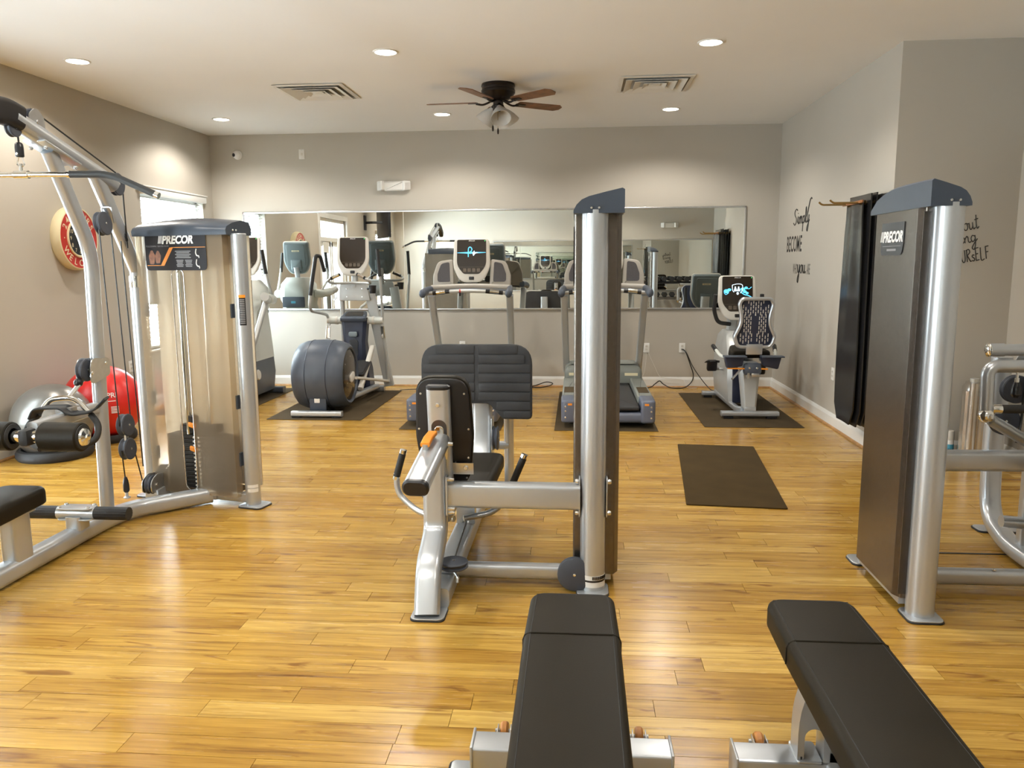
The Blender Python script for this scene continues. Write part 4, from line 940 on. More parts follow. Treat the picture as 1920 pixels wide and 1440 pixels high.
# upright and boom in the plane of the rail
bx = -2.715
m = MB(); m.tube(bend([(bx, 4.215, .09), (bx, 4.268, 1.58), (bx, 3.985, 2.085)], .12, 8), rr(.060, .090, .029), ref=(1, 0, 0)); m.done('upright', 'silver', t)
m = MB(); m.tube([TP(.7827, 0, 1.40), TP(.7827, 0, 1.47), (bx, 4.39, 1.97), (bx, 4.36, 2.02)], rr(.062, .100, .030), ref=(1, 0, 0)); arm2 = m.done('rear_strut', 'silver', t)
m = MB(); m.extr(rr(.05, .022, .01), 0, .004, fr((bx + .04, 4.56, 1.66), (0, .4, -1), (0, 1, .4))); m.done('cable_slot', 'black', arm2)
bm_ = [(bx, 3.72, 2.205), (bx, 4.53, 1.965)]
m = MB(); m.tube(bm_, .047, n=24); boom = m.done('boom', 'silver', t)
m = MB(); m.box((0, 0, 0), (.12, .30, .012), fr((bx, 4.02, 2.075), (1, 0, 0), (0, 1, -.30)), e=.004); mpl = m.done('boom_plate', 'silver', t)
for y_, z_ in ((3.91, 2.10), (4.14, 2.03)):
    for dx in (-.04, .04): bolt(mpl, (bx + dx, y_, z_ - .01), (0, -.3, -1), .010, .014)
m = MB(); m.tube(bend([(bx, 3.775, 2.205), (bx, 3.68, 2.225), (bx, 3.50, 2.20), (bx, 3.30, 2.08)], .10, 6), rr(.088, .125, .03), ref=(1, 0, 0)); m.done('boom_cover', 'vinyl_d', t)
pulley(t, (bx, 3.86, 2.20), (1, 0, 0), .066, .026)
m = MB(); m.extr(pround([(-.055, -.05, .03), (.06, -.055, .03), (.055, .03, .04), (0, .075, .05), (-.055, .03, .04)]), -.003, .003, fr((bx + .026, 3.875, 2.205), (0, 1, 0), (0, 0, 1))); gp = m.done('pulley_guard', 'steel', t); bolt(gp, (bx + .03, 3.875, 2.205), (1, 0, 0), .011, .006)
pulley(t, (bx, 3.735, 2.155), (1, 0, 0), .044, .026)
pulley(t, (bx, 4.575, 1.97), (1, 0, 0), .065, .028)
pulley(t, (bx - .01, 4.42, 1.735), (1, 0, .1), .068, .034)
m = MB(); m.tube(bend([(bx - .03, 4.47, 1.74), (bx - .03, 4.45, 1.83), (bx + .03, 4.45, 1.83), (bx + .03, 4.47, 1.74)], .015), .005, n=6); m.done('pulley_yoke', 'steel', t)
m = MB(); m.rod((bx, 3.875, 2.268), (bx, 4.575, 2.036), .0045, n=8); m.rod((bx, 4.635, 1.97), (bx, 4.64, 1.60), .0045, n=8); m.done('cable', 'cable', t)
# low pulleys and cables
pulley(t, (bx, 4.465, .545), (1, 0, .05), .068, .038); pulley(t, (bx, 4.468, .398), (1, 0, .05), .066, .038)
m = MB(); m.box((bx, 4.466, .47), (.012, .03, .10)); m.done('pulley_link', 'steel', t, 0)
m = MB(); m.rod((bx, 4.365, 1.70), (bx, 4.405, .55), .0042, n=6); m.rod((bx, 4.48, 1.70), (bx, 4.525, .55), .0042, n=6); m.rod((bx + .01, 4.555, 1.64), (bx, 4.62, .25), .0042, n=6)
m.rod((bx, 4.405, .40), (bx, 4.42, .19), .0042, n=6); m.rod((bx, 4.53, .40), (bx, 4.60, .16), .0042, n=6); m.done('cable', 'cable', t)
m = MB(); m.lathe([(.008, .05), (.014, .03), (.018, .0), (.018, -.035), (.012, -.045), (.001, -.045)], (bx, 4.42, .185), n=12); m.done('cable_stop', 'black', t)
m = MB(); m.rod((bx, 4.42, .14), (bx, 4.42, .105), .009, n=10); m.lathe([(.02, 0), (.02, .006), (.012, .012), (.001, .012)], (bx, 4.42, .104), n=12); m.done('cable_anchor', 'steel', t)
for dx, nm in ((-.03, 'pulley_guard'), (.03, 'pulley_guard')):
    m = MB(); m.extr(pround([(-.13, -.055, .05), (.10, -.045, .05), (.15, .03, .05), (.10, .085, .05), (.03, .045, .02), (-.05, .06, .05), (-.13, .03, .05)]), -.003, .003, fr((bx + .04 + dx, 4.70, .135), (0, 1, 0), (0, 0, 1))); g_ = m.done(nm, 'steel', t)
    for y_, z_ in ((4.63, .13), (4.78, .17)): bolt(g_, (bx + .04 + dx + (.004 if dx > 0 else -.004), y_, z_), (1 if dx > 0 else -1, 0, 0), .010, .006)
pulley(t, (bx + .04, 4.63, .13), (1, 0, 0), .06, .03); pulley(t, (bx + .04, 4.79, .165), (1, 0, 0), .055, .03)
m = MB(); m.box((bx + .04, 4.72, .06), (.09, .20, .07), e=.01); m.done('pulley_base', 'silver', t)
# mid pulley on the upright
pulley(t, (bx, 4.12, .925), (1, 0, 0), .062, .03)
for s in (-1, 1):
    m = MB(); m.extr(pround([(-.075, -.08, .04), (.12, -.04, .03), (.12, .06, .04), (.05, .06, .02), (-.05, .075, .05)]), -.003, .003, fr((bx + s * .04, 4.17, .92), (0, 1, 0), (0, 0, 1))); g_ = m.done('pulley_guard', 'steel', t)
    bolt(g_, (bx + s * .043, 4.12, .91), (s, 0, 0), .010, .006); bolt(g_, (bx + s * .043, 4.25, .95), (s, 0, 0), .010, .006)
# thigh rollers on a bracket from the upright
ry_, rz_ = 3.56, .675
m = MB(); m.tube([(bx, 4.18, .70), (bx + .03, 3.62, .70)], rr(.065, .055, .015), ref=(0, 0, 1)); m.done('roller_arm', 'silver', t)
m = MB(); m.rod((-3.06, ry_, rz_), (-2.37, ry_, rz_), .030, n=18); ax_ = m.done('roller_axle', 'chrome', t)
m = MB(); m.box((-2.66, ry_ - .012, rz_), (.055, .085, .085), e=.02); m.done('axle_knob', 'rubber', t)
for x0_, x1_ in ((-3.02, -2.745), (-2.585, -2.385)):
    m = MB(); m.lathe([(.034, 0), (.066, .0), (.071, .006), (.071, x1_ - x0_ - .006), (.066, x1_ - x0_), (.034, x1_ - x0_)], (x0_, ry_, rz_), (1, 0, 0), 28); ro = m.done('foam_roller', 'vinyl', t)
    m = MB(); m.lathe([(.062, 0), (.060, .004), (.040, .005), (.038, .0)], (x1_, ry_, rz_), (1, 0, 0), 28); m.done('roller_face', 'rubber', ro)
    for k in range(20):
        a = 2 * pi * k / 20
m = MB(); m.lathe([(.042, 0), (.045, .006), (.040, .016), (.016, .022), (.014, .03), (.001, .031)], (-2.385, ry_, rz_), (1, 0, 0), 24); m.done('roller_cap', 'chrome', t)
# seat
Sm = Matrix.Translation((-2.735, 3.09, .335))
m = MB(); m.extr(pround([(-.13, -.50, .06), (.13, -.50, .06), (.155, .10, .1), (.12, .52, .07), (-.12, .52, .07), (-.155, .10, .1)], 6), 0, .085, Sm, e=.026, e0=.012); m.done('seat_pad', 'vinyl', t, 50)
m = MB(); m.extr(rr(.22, .9, .05), -.014, .0, Sm); m.done('seat_board', 'silver', t)
for y_ in (3.455, 2.75):
    m = MB(); m.tube([(-2.70, y_, .09), (-2.70, y_, .33)], rr(.085, .125, .02), ref=(1, 0, 0)); m.done('seat_post', 'silver', t)
# foot bar
m = MB(); m.tube([(-2.69, 3.905, .09), (-2.69, 3.905, .165)], rr(.085, .10, .018), ref=(1, 0, 0)); m.done('foot_bar_post', 'silver', t)
m = MB(); m.rod((-2.79, 3.905, .178), (-2.58, 3.905, .178), .036, n=18); fb = m.done('foot_bar', 'silver', t)
m = MB(); m.extr(rr(.20, .09, .03), -.005, .003, Matrix.Translation((-2.685, 3.905, .21)), e=.002); m.extr(rr(.20, .09, .03), -.005, .003, Matrix.Translation((-2.685, 3.905, .15)), e=.002); cb = m.done('bar_clamp', 'silver', fb)
for dx in (-.08, .08):
    for dy in (-.03, .03): bolt(cb, (-2.685 + dx, 3.905 + dy, .212), (0, 0, 1), .010, .009)
for a, b in ((-2.79, -2.95), (-2.58, -2.395)):
    m = MB(); m.tube([(a, 3.905, .178), (b, 3.905, .178)], [(.034 * (1 + .05 * (k % 2)) * cos(2 * pi * k / 32), .034 * (1 + .05 * (k % 2)) * sin(2 * pi * k / 32)) for k in range(32)]); m.done('rubber_grip', 'rubber', fb, 20)
# hanging pulldown bar: a thing held by the cable
by_ = 3.765
t = thing('pulldown_bar', 'bent chrome lat bar with black grips hanging from the cable', 'pulldown bar', (bx, by_, 1.94))
m = MB(); m.rod((bx, by_, 2.13), (bx, by_, 2.085), .0045, n=8); m.done('cable_end', 'cable', t)
m = MB(); m.lathe([(.012, .035), (.018, .028), (.020, .01), (.020, -.03), (.016, -.034), (.001, -.034)], (bx, by_, 2.055), n=14); cs = m.done('cable_stop', 'black', t)
bolt(cs, (bx, by_ - .02, 2.035), (0, -1, 0), .007, .003)
m = MB(); m.tube(bend([(bx - .006, by_, 2.03), (bx - .020, by_, 1.985), (bx, by_, 1.972), (bx + .020, by_, 1.985), (bx + .006, by_, 2.03)], .008), .0038, n=8); m.done('carabiner', 'chrome', t)
m = MB(); m.rod((bx, by_, 1.99), (bx, by_, 1.95), .008, n=12); m.rod((bx - .036, by_, 1.938), (bx + .036, by_, 1.938), .0195, n=18); m.done('swivel', 'chrome', t)
for s in (-1, 1):
    m = MB(); m.rod((bx, by_, 1.938), (bx + s * .245, by_, 1.936), .0135, n=16); hb = m.done('bar', 'chrome', t)
    m = MB(); m.tube(bend([(bx + s * .245, by_, 1.936), (bx + s * .45, by_, 1.934), (bx + s * .672, by_, 1.835)], .07, 7), .0165, n=16); m.done('grip', 'grip', hb)
    m = MB(); m.rod((bx + s * .235, by_, 1.936), (bx + s * .25, by_, 1.936), .0178, n=16); e0 = V(bx + s * .672, by_, 1.835); m.rod(e0, e0 + V(s * .018, 0, -.008), .0165, n=16); m.done('grip_cap', 'chrome', hb)
# row handle hung on the mid pulley, resting on a black rest
t2 = thing('row_handle', 'chrome row handle with black grips hanging at the mid pulley', 'row handle', (bx, 3.95, .75))
m = MB(); m.ball((bx, 4.055, .865), .024); m.done('rubber_stop', 'black', t2)
m = MB(); m.rod((bx, 4.05, .855), (bx - .012, 3.98, .80), .007, n=10); m.rod((bx + .012, 4.05, .855), (bx, 3.98, .80), .007, n=10); m.done('strap_link', 'chrome', t2)
m = MB(); m.tube(bend([(bx - .13, 3.93, .74), (bx - .10, 3.95, .79), (bx, 3.96, .80), (bx + .06, 3.95, .785), (bx + .15, 3.92, .71)], .04), .014); m.done('yoke', 'chrome', t2)
for s in (-1, 1):
    m = MB(); m.tube(bend([(bx + s * .145, 3.92, .715), (bx + s * .20, 3.90, .66), (bx + s * .20, 3.86, .585), (bx + s * .07, 3.80, .555)], .05), .0165); m.done('grip', 'grip', t2)
OFF = V(-2.6, 4.2, 0); tp = [o for o in bpy.data.objects if o.name == 'pulldown_machine'][0]
m = MB(); m.tube(bend([(bx - .16, 3.90, .70), (bx - .13, 3.90, .755), (bx + .02, 3.90, .76), (bx + .06, 3.90, .72), (bx + .16, 3.93, .735), (bx + .22, 3.95, .80)], .03), rr(.012, .10, .004), ref=(0, 0, 1)); m.done('handle_rest', 'rubber', tp)
m = MB(); m.tube([(bx + .01, 3.92, .71), (bx + .01, 3.92, .755)], rr(.09, .06, .01), ref=(1, 0, 0)); m.done('rest_bracket', 'steel', tp)

# ---- flat benches in the foreground
def bench(cx, label):
    t = thing('flat_bench', label, 'bench', (cx, 2.0, 0), 'flat benches')
    o = pround([(-.137, 1.46 - 2, .06), (.137, 1.46 - 2, .06), (.140, .15, .2), (.134, .452, .055), (-.134, .452, .055), (-.140, .15, .2)], 6)
    m = MB(); m.extr(o, .352, .432, Matrix.Translation((cx, 2, 0)), e=.022, e0=.008, seg=4); pd = m.done('bench_pad', 'vinyl', t, 60)
    q = inset(o, .021); m = MB(); pts = [V(cx + x, 2 + y, .4318) for x, y in q]; m.tube(pts + [pts[0]], .0012, n=4, cap=False); m.tube([(cx - .115, 2.425, .4318), (cx + .115, 2.425, .4318)], .0012, n=4); m.done('stitching', 'vinyl_d', pd)
    m = MB(); pp = [(.1405, .362), (.1405, .410), (.1345, .425), (.1175, .4325)]; q = [V(cx - x, 2.153, z) for x, z in pp] + [V(cx + x, 2.153, z) for x, z in pp[::-1]]; m.tube(q, .0032, n=6); m.done('piping', 'vinyl', t)
    m = MB(); m.box((cx, 1.96, .343), (.18, .94, .016)); m.done('pad_board', 'vinyl_d', t, 0)
    m = MB(); m.tube([(cx, 1.52, .085), (cx, 2.11, .085)], rr(.07, .09, .012), ref=(0, 0, 1)); m.done('spine', 'silver', t)
    for y_, hw in ((2.105, .285), (1.55, .22)):
        m = MB(); m.tube([(cx - hw, y_, .075), (cx + hw, y_, .075)], rr(.090, .092, .008), ref=(0, 0, 1)); ct = m.done('cross_tube', 'silver', t)
        for s in (-1, 1):
            m = MB(); m.box((cx + s * hw, y_, .075), (.008, .102, .104), e=.003); m.extr(rr(.075, .115, .015), .007, .013, Matrix.Translation((cx + s * (hw + .034), y_, 0)), e=.002); fl = m.done('end_flange', 'silver', ct)
            m = MB(); m.extr(rr(.09, .13, .02), 0, .007, Matrix.Translation((cx + s * (hw + .034), y_, 0))); m.done('rubber_foot', 'rubber', ct)
            m = MB(); m.lathe([(.009, .0), (.009, .0012), (.001, .0013)], (cx + s * (hw + .045), y_, .0131), n=10); m.done('bolt_hole', 'dpanel', fl)
    for s in (-1, 1):
        x = cx + s * .20; m = MB(); m.lathe([(.001, -.012), (.022, -.012), (.027, -.006), (.027, .006), (.022, .012), (.001, .012)], (x, 2.185, .100), (1, 0, 0), 18); wl = m.done('transport_wheel', 'amber', t)
        m = MB(); m.box((x - .019, 2.172, .095), (.004, .045, .045), e=.002); m.box((x + .019, 2.172, .095), (.004, .045, .045), e=.002); m.rod((x - .028, 2.185, .10), (x + .028, 2.185, .10), .006, n=8); m.done('wheel_bracket', 'steel', wl)
        xa = cx + s * .078
        o = [(-.026 * cos(a), .075 + .026 * sin(a)) for a in [pi * k / 8 for k in range(9)]] + [(.026, 0), (.044, 0), (.044, .085)] + [(.044 * cos(a), .085 + .135 * sin(a)) for a in [pi * k / 12 for k in range(1, 12)]] + [(-.044, .085), (-.044, 0), (-.026, 0)]
        m = MB(); m.extr(o[::-1], -.035, .035, fr((xa, 2.10, .118), (1, 0, 0), (0, 0, 1))); m.done('arch_mount', 'silver', t)
        m = MB(); m.extr(rr(.07, .10, .01), 0, .008, Matrix.Translation((xa + s * .012, 2.105, .119)), e=.002); mp_ = m.done('mount_plate', 'silver', t)
        m = MB(); m.lathe([(.011, 0), (.011, .008), (.006, .012), (.001, .012)], (xa + s * .033, 2.075, .127), n=8); m.done('black_bolt', 'black', mp_)
    m = MB(); m.box((cx, 1.55, .225), (.08, .07, .22), e=.01); m.done('rear_post', 'silver', t)
bench(-.012, 'black padded flat bench in front of the leg press')
bench(.735, 'black padded flat bench nearest the dark press tower')

# ------------------------------------------------------------------ cardio machines along the mirror
def console(root, c, tilt=.12, lit=None, s=1.0, pole=None):
    """display head facing the viewer; c = centre of the face"""
    Mf = fr(c, (1, 0, 0), (0, tilt, 1)) @ Matrix.Scale(s, 4)
    o = pround([(-.125, -.24, .13), (.125, -.24, .13), (.205, -.07, .25), (.192, .235, .05), (-.192, .235, .05), (-.205, -.07, .25)], 8)
    m = MB(); m.extr(o, -.035, .0, Mf, e=.018); sh = m.done('console', 'bezel', root)
    so = pround([(-.085, -.150, .05), (.085, -.150, .05), (.160, -.06, .16), (.158, .222, .02), (-.158, .222, .02), (-.160, -.06, .16)], 7)
    m = MB(); m.extr(so, -.004, .003, Mf); sc = m.done('screen', 'screen', sh)
    m = MB()
    for k in range(4): m.extr(rr(.035, .04, .006), .003, .0042, Mf @ Matrix.Translation((-.075 + .05 * k, -.108, 0)))
    m.box((0, -.075, .0036), (.29, .002, .001), Mf); m.done('keypad', 'keys', sc, 0)
    m = MB(); m.extr(rr(.055, .035, .008), 0, .012, Mf @ Matrix.Translation((0, -.195, -.002)), e=.003); m.done('sensor_pod', 'black', sh)
    m = MB(); precor(m, Mf @ Matrix.Translation((.004, .203, .0032)), .017, .01); m.done('logo', 'ink_w', sc, 0)
    m = MB(); m.lathe([(.004, 0), (.004, .001), (.0005, .0012)], Mf @ V(.145, .208, .003), (0, -1, .1), 8); m.done('power_led', 'led', sc)
    m = MB(); m.extr(inset(o, .012), -.075, -.03, Mf, e=0, e0=.03); bk = m.done('rear_cover', 'cgrey', sh)
    m = MB(); m.extr(rr(.27, .30, .03), -.082, -.07, Mf @ Matrix.Translation((0, .03, 0)), e0=.006); m.extr(rr(.16, .16, .02), -.10, -.07, Mf @ Matrix.Translation((0, -.10, 0)), e0=.02); m.done('rear_panel', 'cgrey', bk)
    Rm = Mf @ Matrix.Translation((0, .10, -.0825)) @ Matrix.Rotation(pi, 4, 'Y'); m = MB(); m.extr(rr(.11, .022, .004), 0, .002, Rm); np_ = m.done('nameplate', 'ink_y', bk)
    m = MB(); precor(m, Rm @ Matrix.Translation((.004, -.007, .002)), .018, .01); m.done('nameplate_print', 'ink_g', np_, 0)
    if lit == 'flare':
        m = MB(); m.add([(-.155, .078, .0040), (-.02, .070, .0040), (.155, .080, .0040), (.155, .084, .0040), (-.02, .090, .0040), (-.155, .082, .0040)], [(0, 1, 2, 3, 4, 5)], Mf); m.done('screen_flare', 'glow', sc, 0)
        m = MB(); q = [(-.035, .035), (-.033, .125), (-.012, .140), (.004, .118), (-.008, .092), (-.03, .085)]; m.stroke(q, .010, Mf, .0045); m.done('screen_mark', 'glow', sc)
        m = MB(); m.add([(.01, .075, .0048), (.03, .105, .0048), (.035, .085, .0048), (.075, .082, .0048), (.04, .07, .0048), (.02, .045, .0048)], [(0, 1, 2, 3, 4, 5)], Mf); m.done('screen_star', 'glow_w', sc, 0)
    elif lit == 'smoke':
        m = MB()
        for x, y, r in ((-.115, .065, .028), (-.085, .08, .02), (.055, .085, .025), (.075, .06, .02), (.10, .045, .016), (.09, .10, .018)): m.extr(circ(r, 12, r * .75), .0038, .0043, Mf @ Matrix.Translation((x, y, 0)))
        m.stroke([(.03, .06), (.07, .03), (.11, .02), (.145, .0)], .010, Mf, .004); m.stroke([(.09, .10), (.12, .09), (.145, .11)], .007, Mf, .004); m.stroke([(-.14, .05), (-.12, .03), (-.09, .05)], .006, Mf, .004); m.done('screen_smoke', 'glow', sc)
        m = MB(); sq = [(-.055, .13), (0, .142), (.05, .13), (.048, .07), (.03, .045)]; m.stroke(sq, .006, Mf, .0045); m.stroke([(-.055, .13), (-.05, .075), (-.035, .055)], .006, Mf, .0045)
        for x in (-.022, .012):
            m.extr(pround([(-.016, -.02, .004), (.016, -.02, .004), (.010, .012, .006), (-.010, .012, .006)]), .004, .0047, Mf @ Matrix.Translation((x, .085, 0))); m.extr(circ(.008, 10), .004, .0047, Mf @ Matrix.Translation((x, .107, 0)))
        m.extr(circ(.012, 10, .014), .004, .0047, Mf @ Matrix.Translation((.002, .042, 0))); m.done('screen_emblem', 'glow_w', sc)
    return sh

def treadmill(cx, label, lit):
    Y0 = 7.06; t = thing('treadmill', label, 'treadmill', (cx, Y0 + 1, 0), 'treadmills')
    def w(x, y, z): return (cx + x, Y0 + y, z)
    # rear cover: two cheeks and a low bar
    for s in (-1, 1):
        o = pround([(.295, 0, .03), (.425, 0, .05), (.430, .32, .02), (.295, .32, .01)]); o = [(s * x, y) for x, y in o]
        o = o if s > 0 else o[::-1]
        m = MB(); m.extr(o, .055, .262, Matrix.Translation(w(0, 0, 0)), e=.02); ck = m.done('rear_cheek', 'slate_l', t, 50)
        for k, z in enumerate((.205, .165, .105)): bolt(ck, w(s * .385, .004, z), (0, -1, 0), .009, .004)
        m = MB(); m.box(w(s * .345, -.002, .228), (.038, .004, .018)); m.done('warning_sticker', 'ink_o', ck, 0)
        m = MB(); o = pround([(.285, .30, .01), (.425, .30, .01), (.425, 1.52, .01), (.285, 1.52, .01)]); o = [(s * x, y) for x, y in o]; o = o if s > 0 else o[::-1]
        m.extr(o, .09, .258, Matrix.Translation(w(0, 0, 0)), e=.012); sr = m.done('side_rail', 'olive', t)
        m = MB(); m.box(w(s * .357, .66, .259), (.10, .34, .004)); m.done('foot_pad', 'mat2', sr, 0)
        m = MB(); m.tube(bend([w(s * .405, 1.90, .28), w(s * .425, 1.40, 1.16)], .01), rr(.075, .06, .018), ref=(1, 0, 0)); m.done('upright', 'silver2', t)
        m = MB(); m.tube(bend([w(s * .415, 1.56, 1.225), w(s * .440, 1.25, 1.215), w(s * .445, 1.03, 1.195)], .05), rr(.082, .062, .03), ref=(0, 0, 1)); ar = m.done('side_arm', 'slate', t)
        m = MB(); m.ball(w(s * .445, 1.02, 1.192), .043, 14, (.85, .9, 1.05)); m.done('arm_end', 'slate', ar)
        # upright lobe of the dash
        o = pround([(.195, .0, .01), (.425, .0, .02), (.425, .12, .05), (.375, .27, .07), (.205, .295, .03)]); o = [(s * x, y) for x, y in o]; o = o if s > 0 else o[::-1]
        Dm = fr(w(0, 1.52, 1.255), (1, 0, 0), (0, .16, 1))
        m = MB(); m.extr(o, -.05, .0, Dm, e=.014); lo = m.done('dash_lobe', 'taupe', t)
        o2 = pround([(.235, .045, .02), (.375, .045, .03), (.375, .13, .05), (.335, .245, .05), (.245, .262, .02)]); o2 = [(s * x, y) for x, y in o2]; o2 = o2 if s > 0 else o2[::-1]
        m = MB(); m.extr(o2, -.002, .004, Dm); m.done('speaker_panel', 'mesh_d', lo)
    m = MB(); m.extr(pround([(-.34, 0, .03), (.34, 0, .03), (.34, .16, .02), (-.34, .16, .02)]), .055, .15, Matrix.Translation(w(0, .015, 0)), e=.03); m.done('rear_bar', 'slate_l', t, 50)
    m = MB(); m.extr(pround([(-.285, .03, .02), (.285, .03, .02), (.285, 1.52, .01), (-.285, 1.52, .01)]), .165, .205, Matrix.Translation(w(0, 0, 0)), e=.018); m.done('belt', 'rubber', t)
    m = MB(); m.box(w(0, 1.0, .09), (.60, 1.75, .09)); m.done('deck_frame', 'black', t, 0)
    m = MB(); m.extr(pround([(-.42, 1.47, .05), (.42, 1.47, .05), (.42, 2.03, .12), (-.42, 2.03, .12)], 6), .10, .40, Matrix.Translation(w(0, 0, 0)), e=.09, seg=5); hd = m.done('motor_hood', 'olive', t, 50)
    m = MB(); m.box(w(.30, 1.468, .30), (.14, .006, .03)); m.box(w(-.30, 1.468, .30), (.14, .006, .03)); m.done('hood_label', 'ink_y', hd, 0)
    for x in (-.33, .33):
        for y in (.25, 1.85): m = MB(); m.lathe([(.03, .007), (.03, .02), (.015, .03), (.015, .10)], w(x, y, 0), n=14); m.done('levelling_foot', 'black', t)
    # dash body and rails
    m = MB(); m.tube(bend([w(-.43, 1.46, 1.235), w(0, 1.50, 1.255), w(.43, 1.46, 1.235)], .2, 6), rr(.065, .15, .028), ref=(0, 0, 1)); m.done('dash', 'taupe', t)
    m = MB(); m.tube(bend([w(-.43, 1.42, 1.205), w(0, 1.46, 1.225), w(.43, 1.42, 1.205)], .2, 6), rr(.022, .12, .010), ref=(0, 0, 1)); m.done('dash_underside', 'slate', t)
    m = MB(); m.tube(bend([w(-.42, 1.22, 1.185), w(-.30, 1.20, 1.20), w(0, 1.19, 1.215), w(.30, 1.20, 1.20), w(.42, 1.22, 1.185)], .12, 6), .019); hb = m.done('front_rail', 'silver2', t)
    for s in (-1, 1):
        m = MB(); m.rod(w(s * .19, 1.192, 1.209), w(s * .37, 1.212, 1.190), .0225); g_ = m.done('grip', 'black', hb)
        m = MB(); m.rod(w(s * .235, 1.190, 1.2095), w(s * .33, 1.199, 1.199), .0232); m.done('pulse_sensor', 'chrome', g_)
    m = MB(); m.box(w(-.08, 1.185, 1.185), (.022, .02, .05), e=.005); m.done('safety_clip', 'black', hb)
    m = MB(); m.rod(w(-.085, 1.19, 1.210), w(-.070, 1.19, 1.211), .0205); m.done('clip_band', 'red', hb)
    m = MB(); m.extr(rr(.16, .09, .03), -.05, .0, fr(w(0, 1.535, 1.31), (1, 0, 0), (0, .3, 1)), e=.01); m.done('console_neck', 'black', t)
    m = MB(); m.box(w(.005, 1.44, 1.272), (.10, .02, .012), e=.004); bt = m.done('stop_button', 'orange', t)
    console(t, w(0, 1.545, 1.532), .14, lit)
treadmill(-1.150, 'treadmill with glowing blue screen, standing between the elliptical and the leg press tower', 'flare')
treadmill(.280, 'treadmill half hidden behind the leg press tower', None)

# elliptical
EX = -2.545
t = thing('elliptical', 'elliptical trainer with round slate flywheel housing on a dark mat', 'elliptical', (EX, 8.2, 0))
def w(x, y, z): return (EX + x, y, z)
hc = w(-.02, 7.82, .385)
m = MB(); m.lathe([(.001, -.235), (.262, -.235), (.268, -.255), (.285, -.262), (.318, -.235), (.342, -.17), (.354, -.09), (.358, 0), (.354, .09), (.342, .17), (.318, .235), (.285, .262), (.268, .255), (.262, .235), (.001, .235)], hc, (1, 0, 0), 44); fw_ = m.done('flywheel_housing', 'slate', t, 45)
for s in (-1, 1):
    m = MB(); m.lathe([(.262, 0), (.255, .012), (.22, .020), (.001, .024)], (hc[0] + s * .234, hc[1], hc[2]), (s, 0, 0), 40); dc = m.done('side_disc', 'screen', fw_)
    m = MB(); m.extr(rr(.15, .085, .03), 0, .02, fr((hc[0] + s * .255, hc[1] + .03, hc[2] - .03), (0, s, .25), (0, -.25 * s, 1)), e=.006); m.done('crank', 'bezel', dc)
    for k in range(3): bolt(dc, (hc[0] + s * .252, hc[1] - .17 * cos(k * 1.3 - .9), hc[2] + .19 * sin(k * 1.1 - .4)), (s, 0, 0), .007, .004)
for x in (-.105, .105):
    m = MB(); rg = [(hc[0] + x, hc[1] + .3535 * cos(a), hc[2] + .3535 * sin(a)) for a in [pi * .45 + 1.12 * pi * k / 30 for k in range(31)]]; m.tube(rg, .003, n=5); m.done('panel_seam', 'navy', fw_)
m = MB(); m.box((hc[0], 7.545, .20), (.17, .03, .28), e=.012); sk = m.done('rear_skirt', 'slate', t)
m = MB(); m.extr(rr(.055, .05, .006), 0, .004, backM(hc[0] - .005, 7.53, .165), e=.001); m.done('power_inlet', 'white', sk)
m = MB(); m.tube([w(-.26, 7.46, .045), w(.245, 7.46, .045)], rr(.055, .07, .016), ref=(0, 0, 1)); rb = m.done('rear_foot_bar', 'silver', t)
for x_ in (-.21, .19): m = MB(); m.box(w(x_, 7.46, .0135), (.08, .07, .011)); m.done('rubber_foot', 'black', rb, 0)
m = MB(); m.tube([w(0, 7.6, .07), w(0, 9.02, .07)], rr(.08, .12, .02), ref=(0, 0, 1)); m.done('base_beam', 'black', t)
m = MB(); m.tube([w(-.28, 9.06, .05), w(.28, 9.06, .05)], rr(.07, .08, .018), ref=(0, 0, 1)); m.done('front_foot_bar', 'silver', t)
for s in (-1, 1):
    m = MB(); m.tube([w(s * .17, 8.02, .115), w(s * .21, 8.98, .085)], rr(.055, .07, .018), ref=(0, 0, 1)); m.done('ramp_rail', 'silver', t)
# central column with tray
m = MB()
rings = []
for y, z, wd, dp in ((8.95, .06, .16, .26), (8.93, .30, .15, .24), (8.88, .45, .135, .20), (8.88, .62, .125, .15), (8.90, .80, .14, .15), (8.90, .895, .155, .17)):
    rings.append([w(a * wd, y + b * dp / 2, z) for a, b in ((-1, -.6), (-.75, -1), (.75, -1), (1, -.6), (1, 1), (-1, 1))])
m.loft(rings); col_ = m.done('centre_column', 'navy', t, 30)
m = MB(); m.extr(pround([(-.155, -.11, .03), (.155, -.11, .03), (.12, .10, .03), (-.12, .10, .03)]), 0, .05, fr(w(0, 8.90, .885), (1, 0, 0), (0, 1, .35)), e=.012); tr_ = m.done('tray', 'slate', t)
m = MB(); m.extr(pround([(-.11, -.06, .03), (.11, -.06, .03), (.09, .075, .03), (-.09, .075, .03)]), .0505, .0515, fr(w(0, 8.90, .885), (1, 0, 0), (0, 1, .35))); m.done('tray_recess', 'black', tr_)
m = MB(); m.extr(rr(.10, .06, .02), 0, .02, fr(w(-.0, 8.795, .71), (1, 0, 0), (0, .0, 1)), e=.008); m.done('column_badge', 'cgrey', col_)
m = MB(); m.extr(rr(.10, .2, .03), 0, .01, fr(w(0, 8.798, .55), (1, 0, 0), (0, .1, 1))); m.done('column_recess', 'black', col_)
m = MB(); m.extr(pround([(-.15, -.1, .04), (.15, -.1, .04), (.13, .1, .04), (-.13, .1, .04)]), 0, .03, fr(w(0, 8.70, .33), (1, 0, 0), (0, .8, .5)), e=.01); m.done('ramp_cover', 'navy', t)
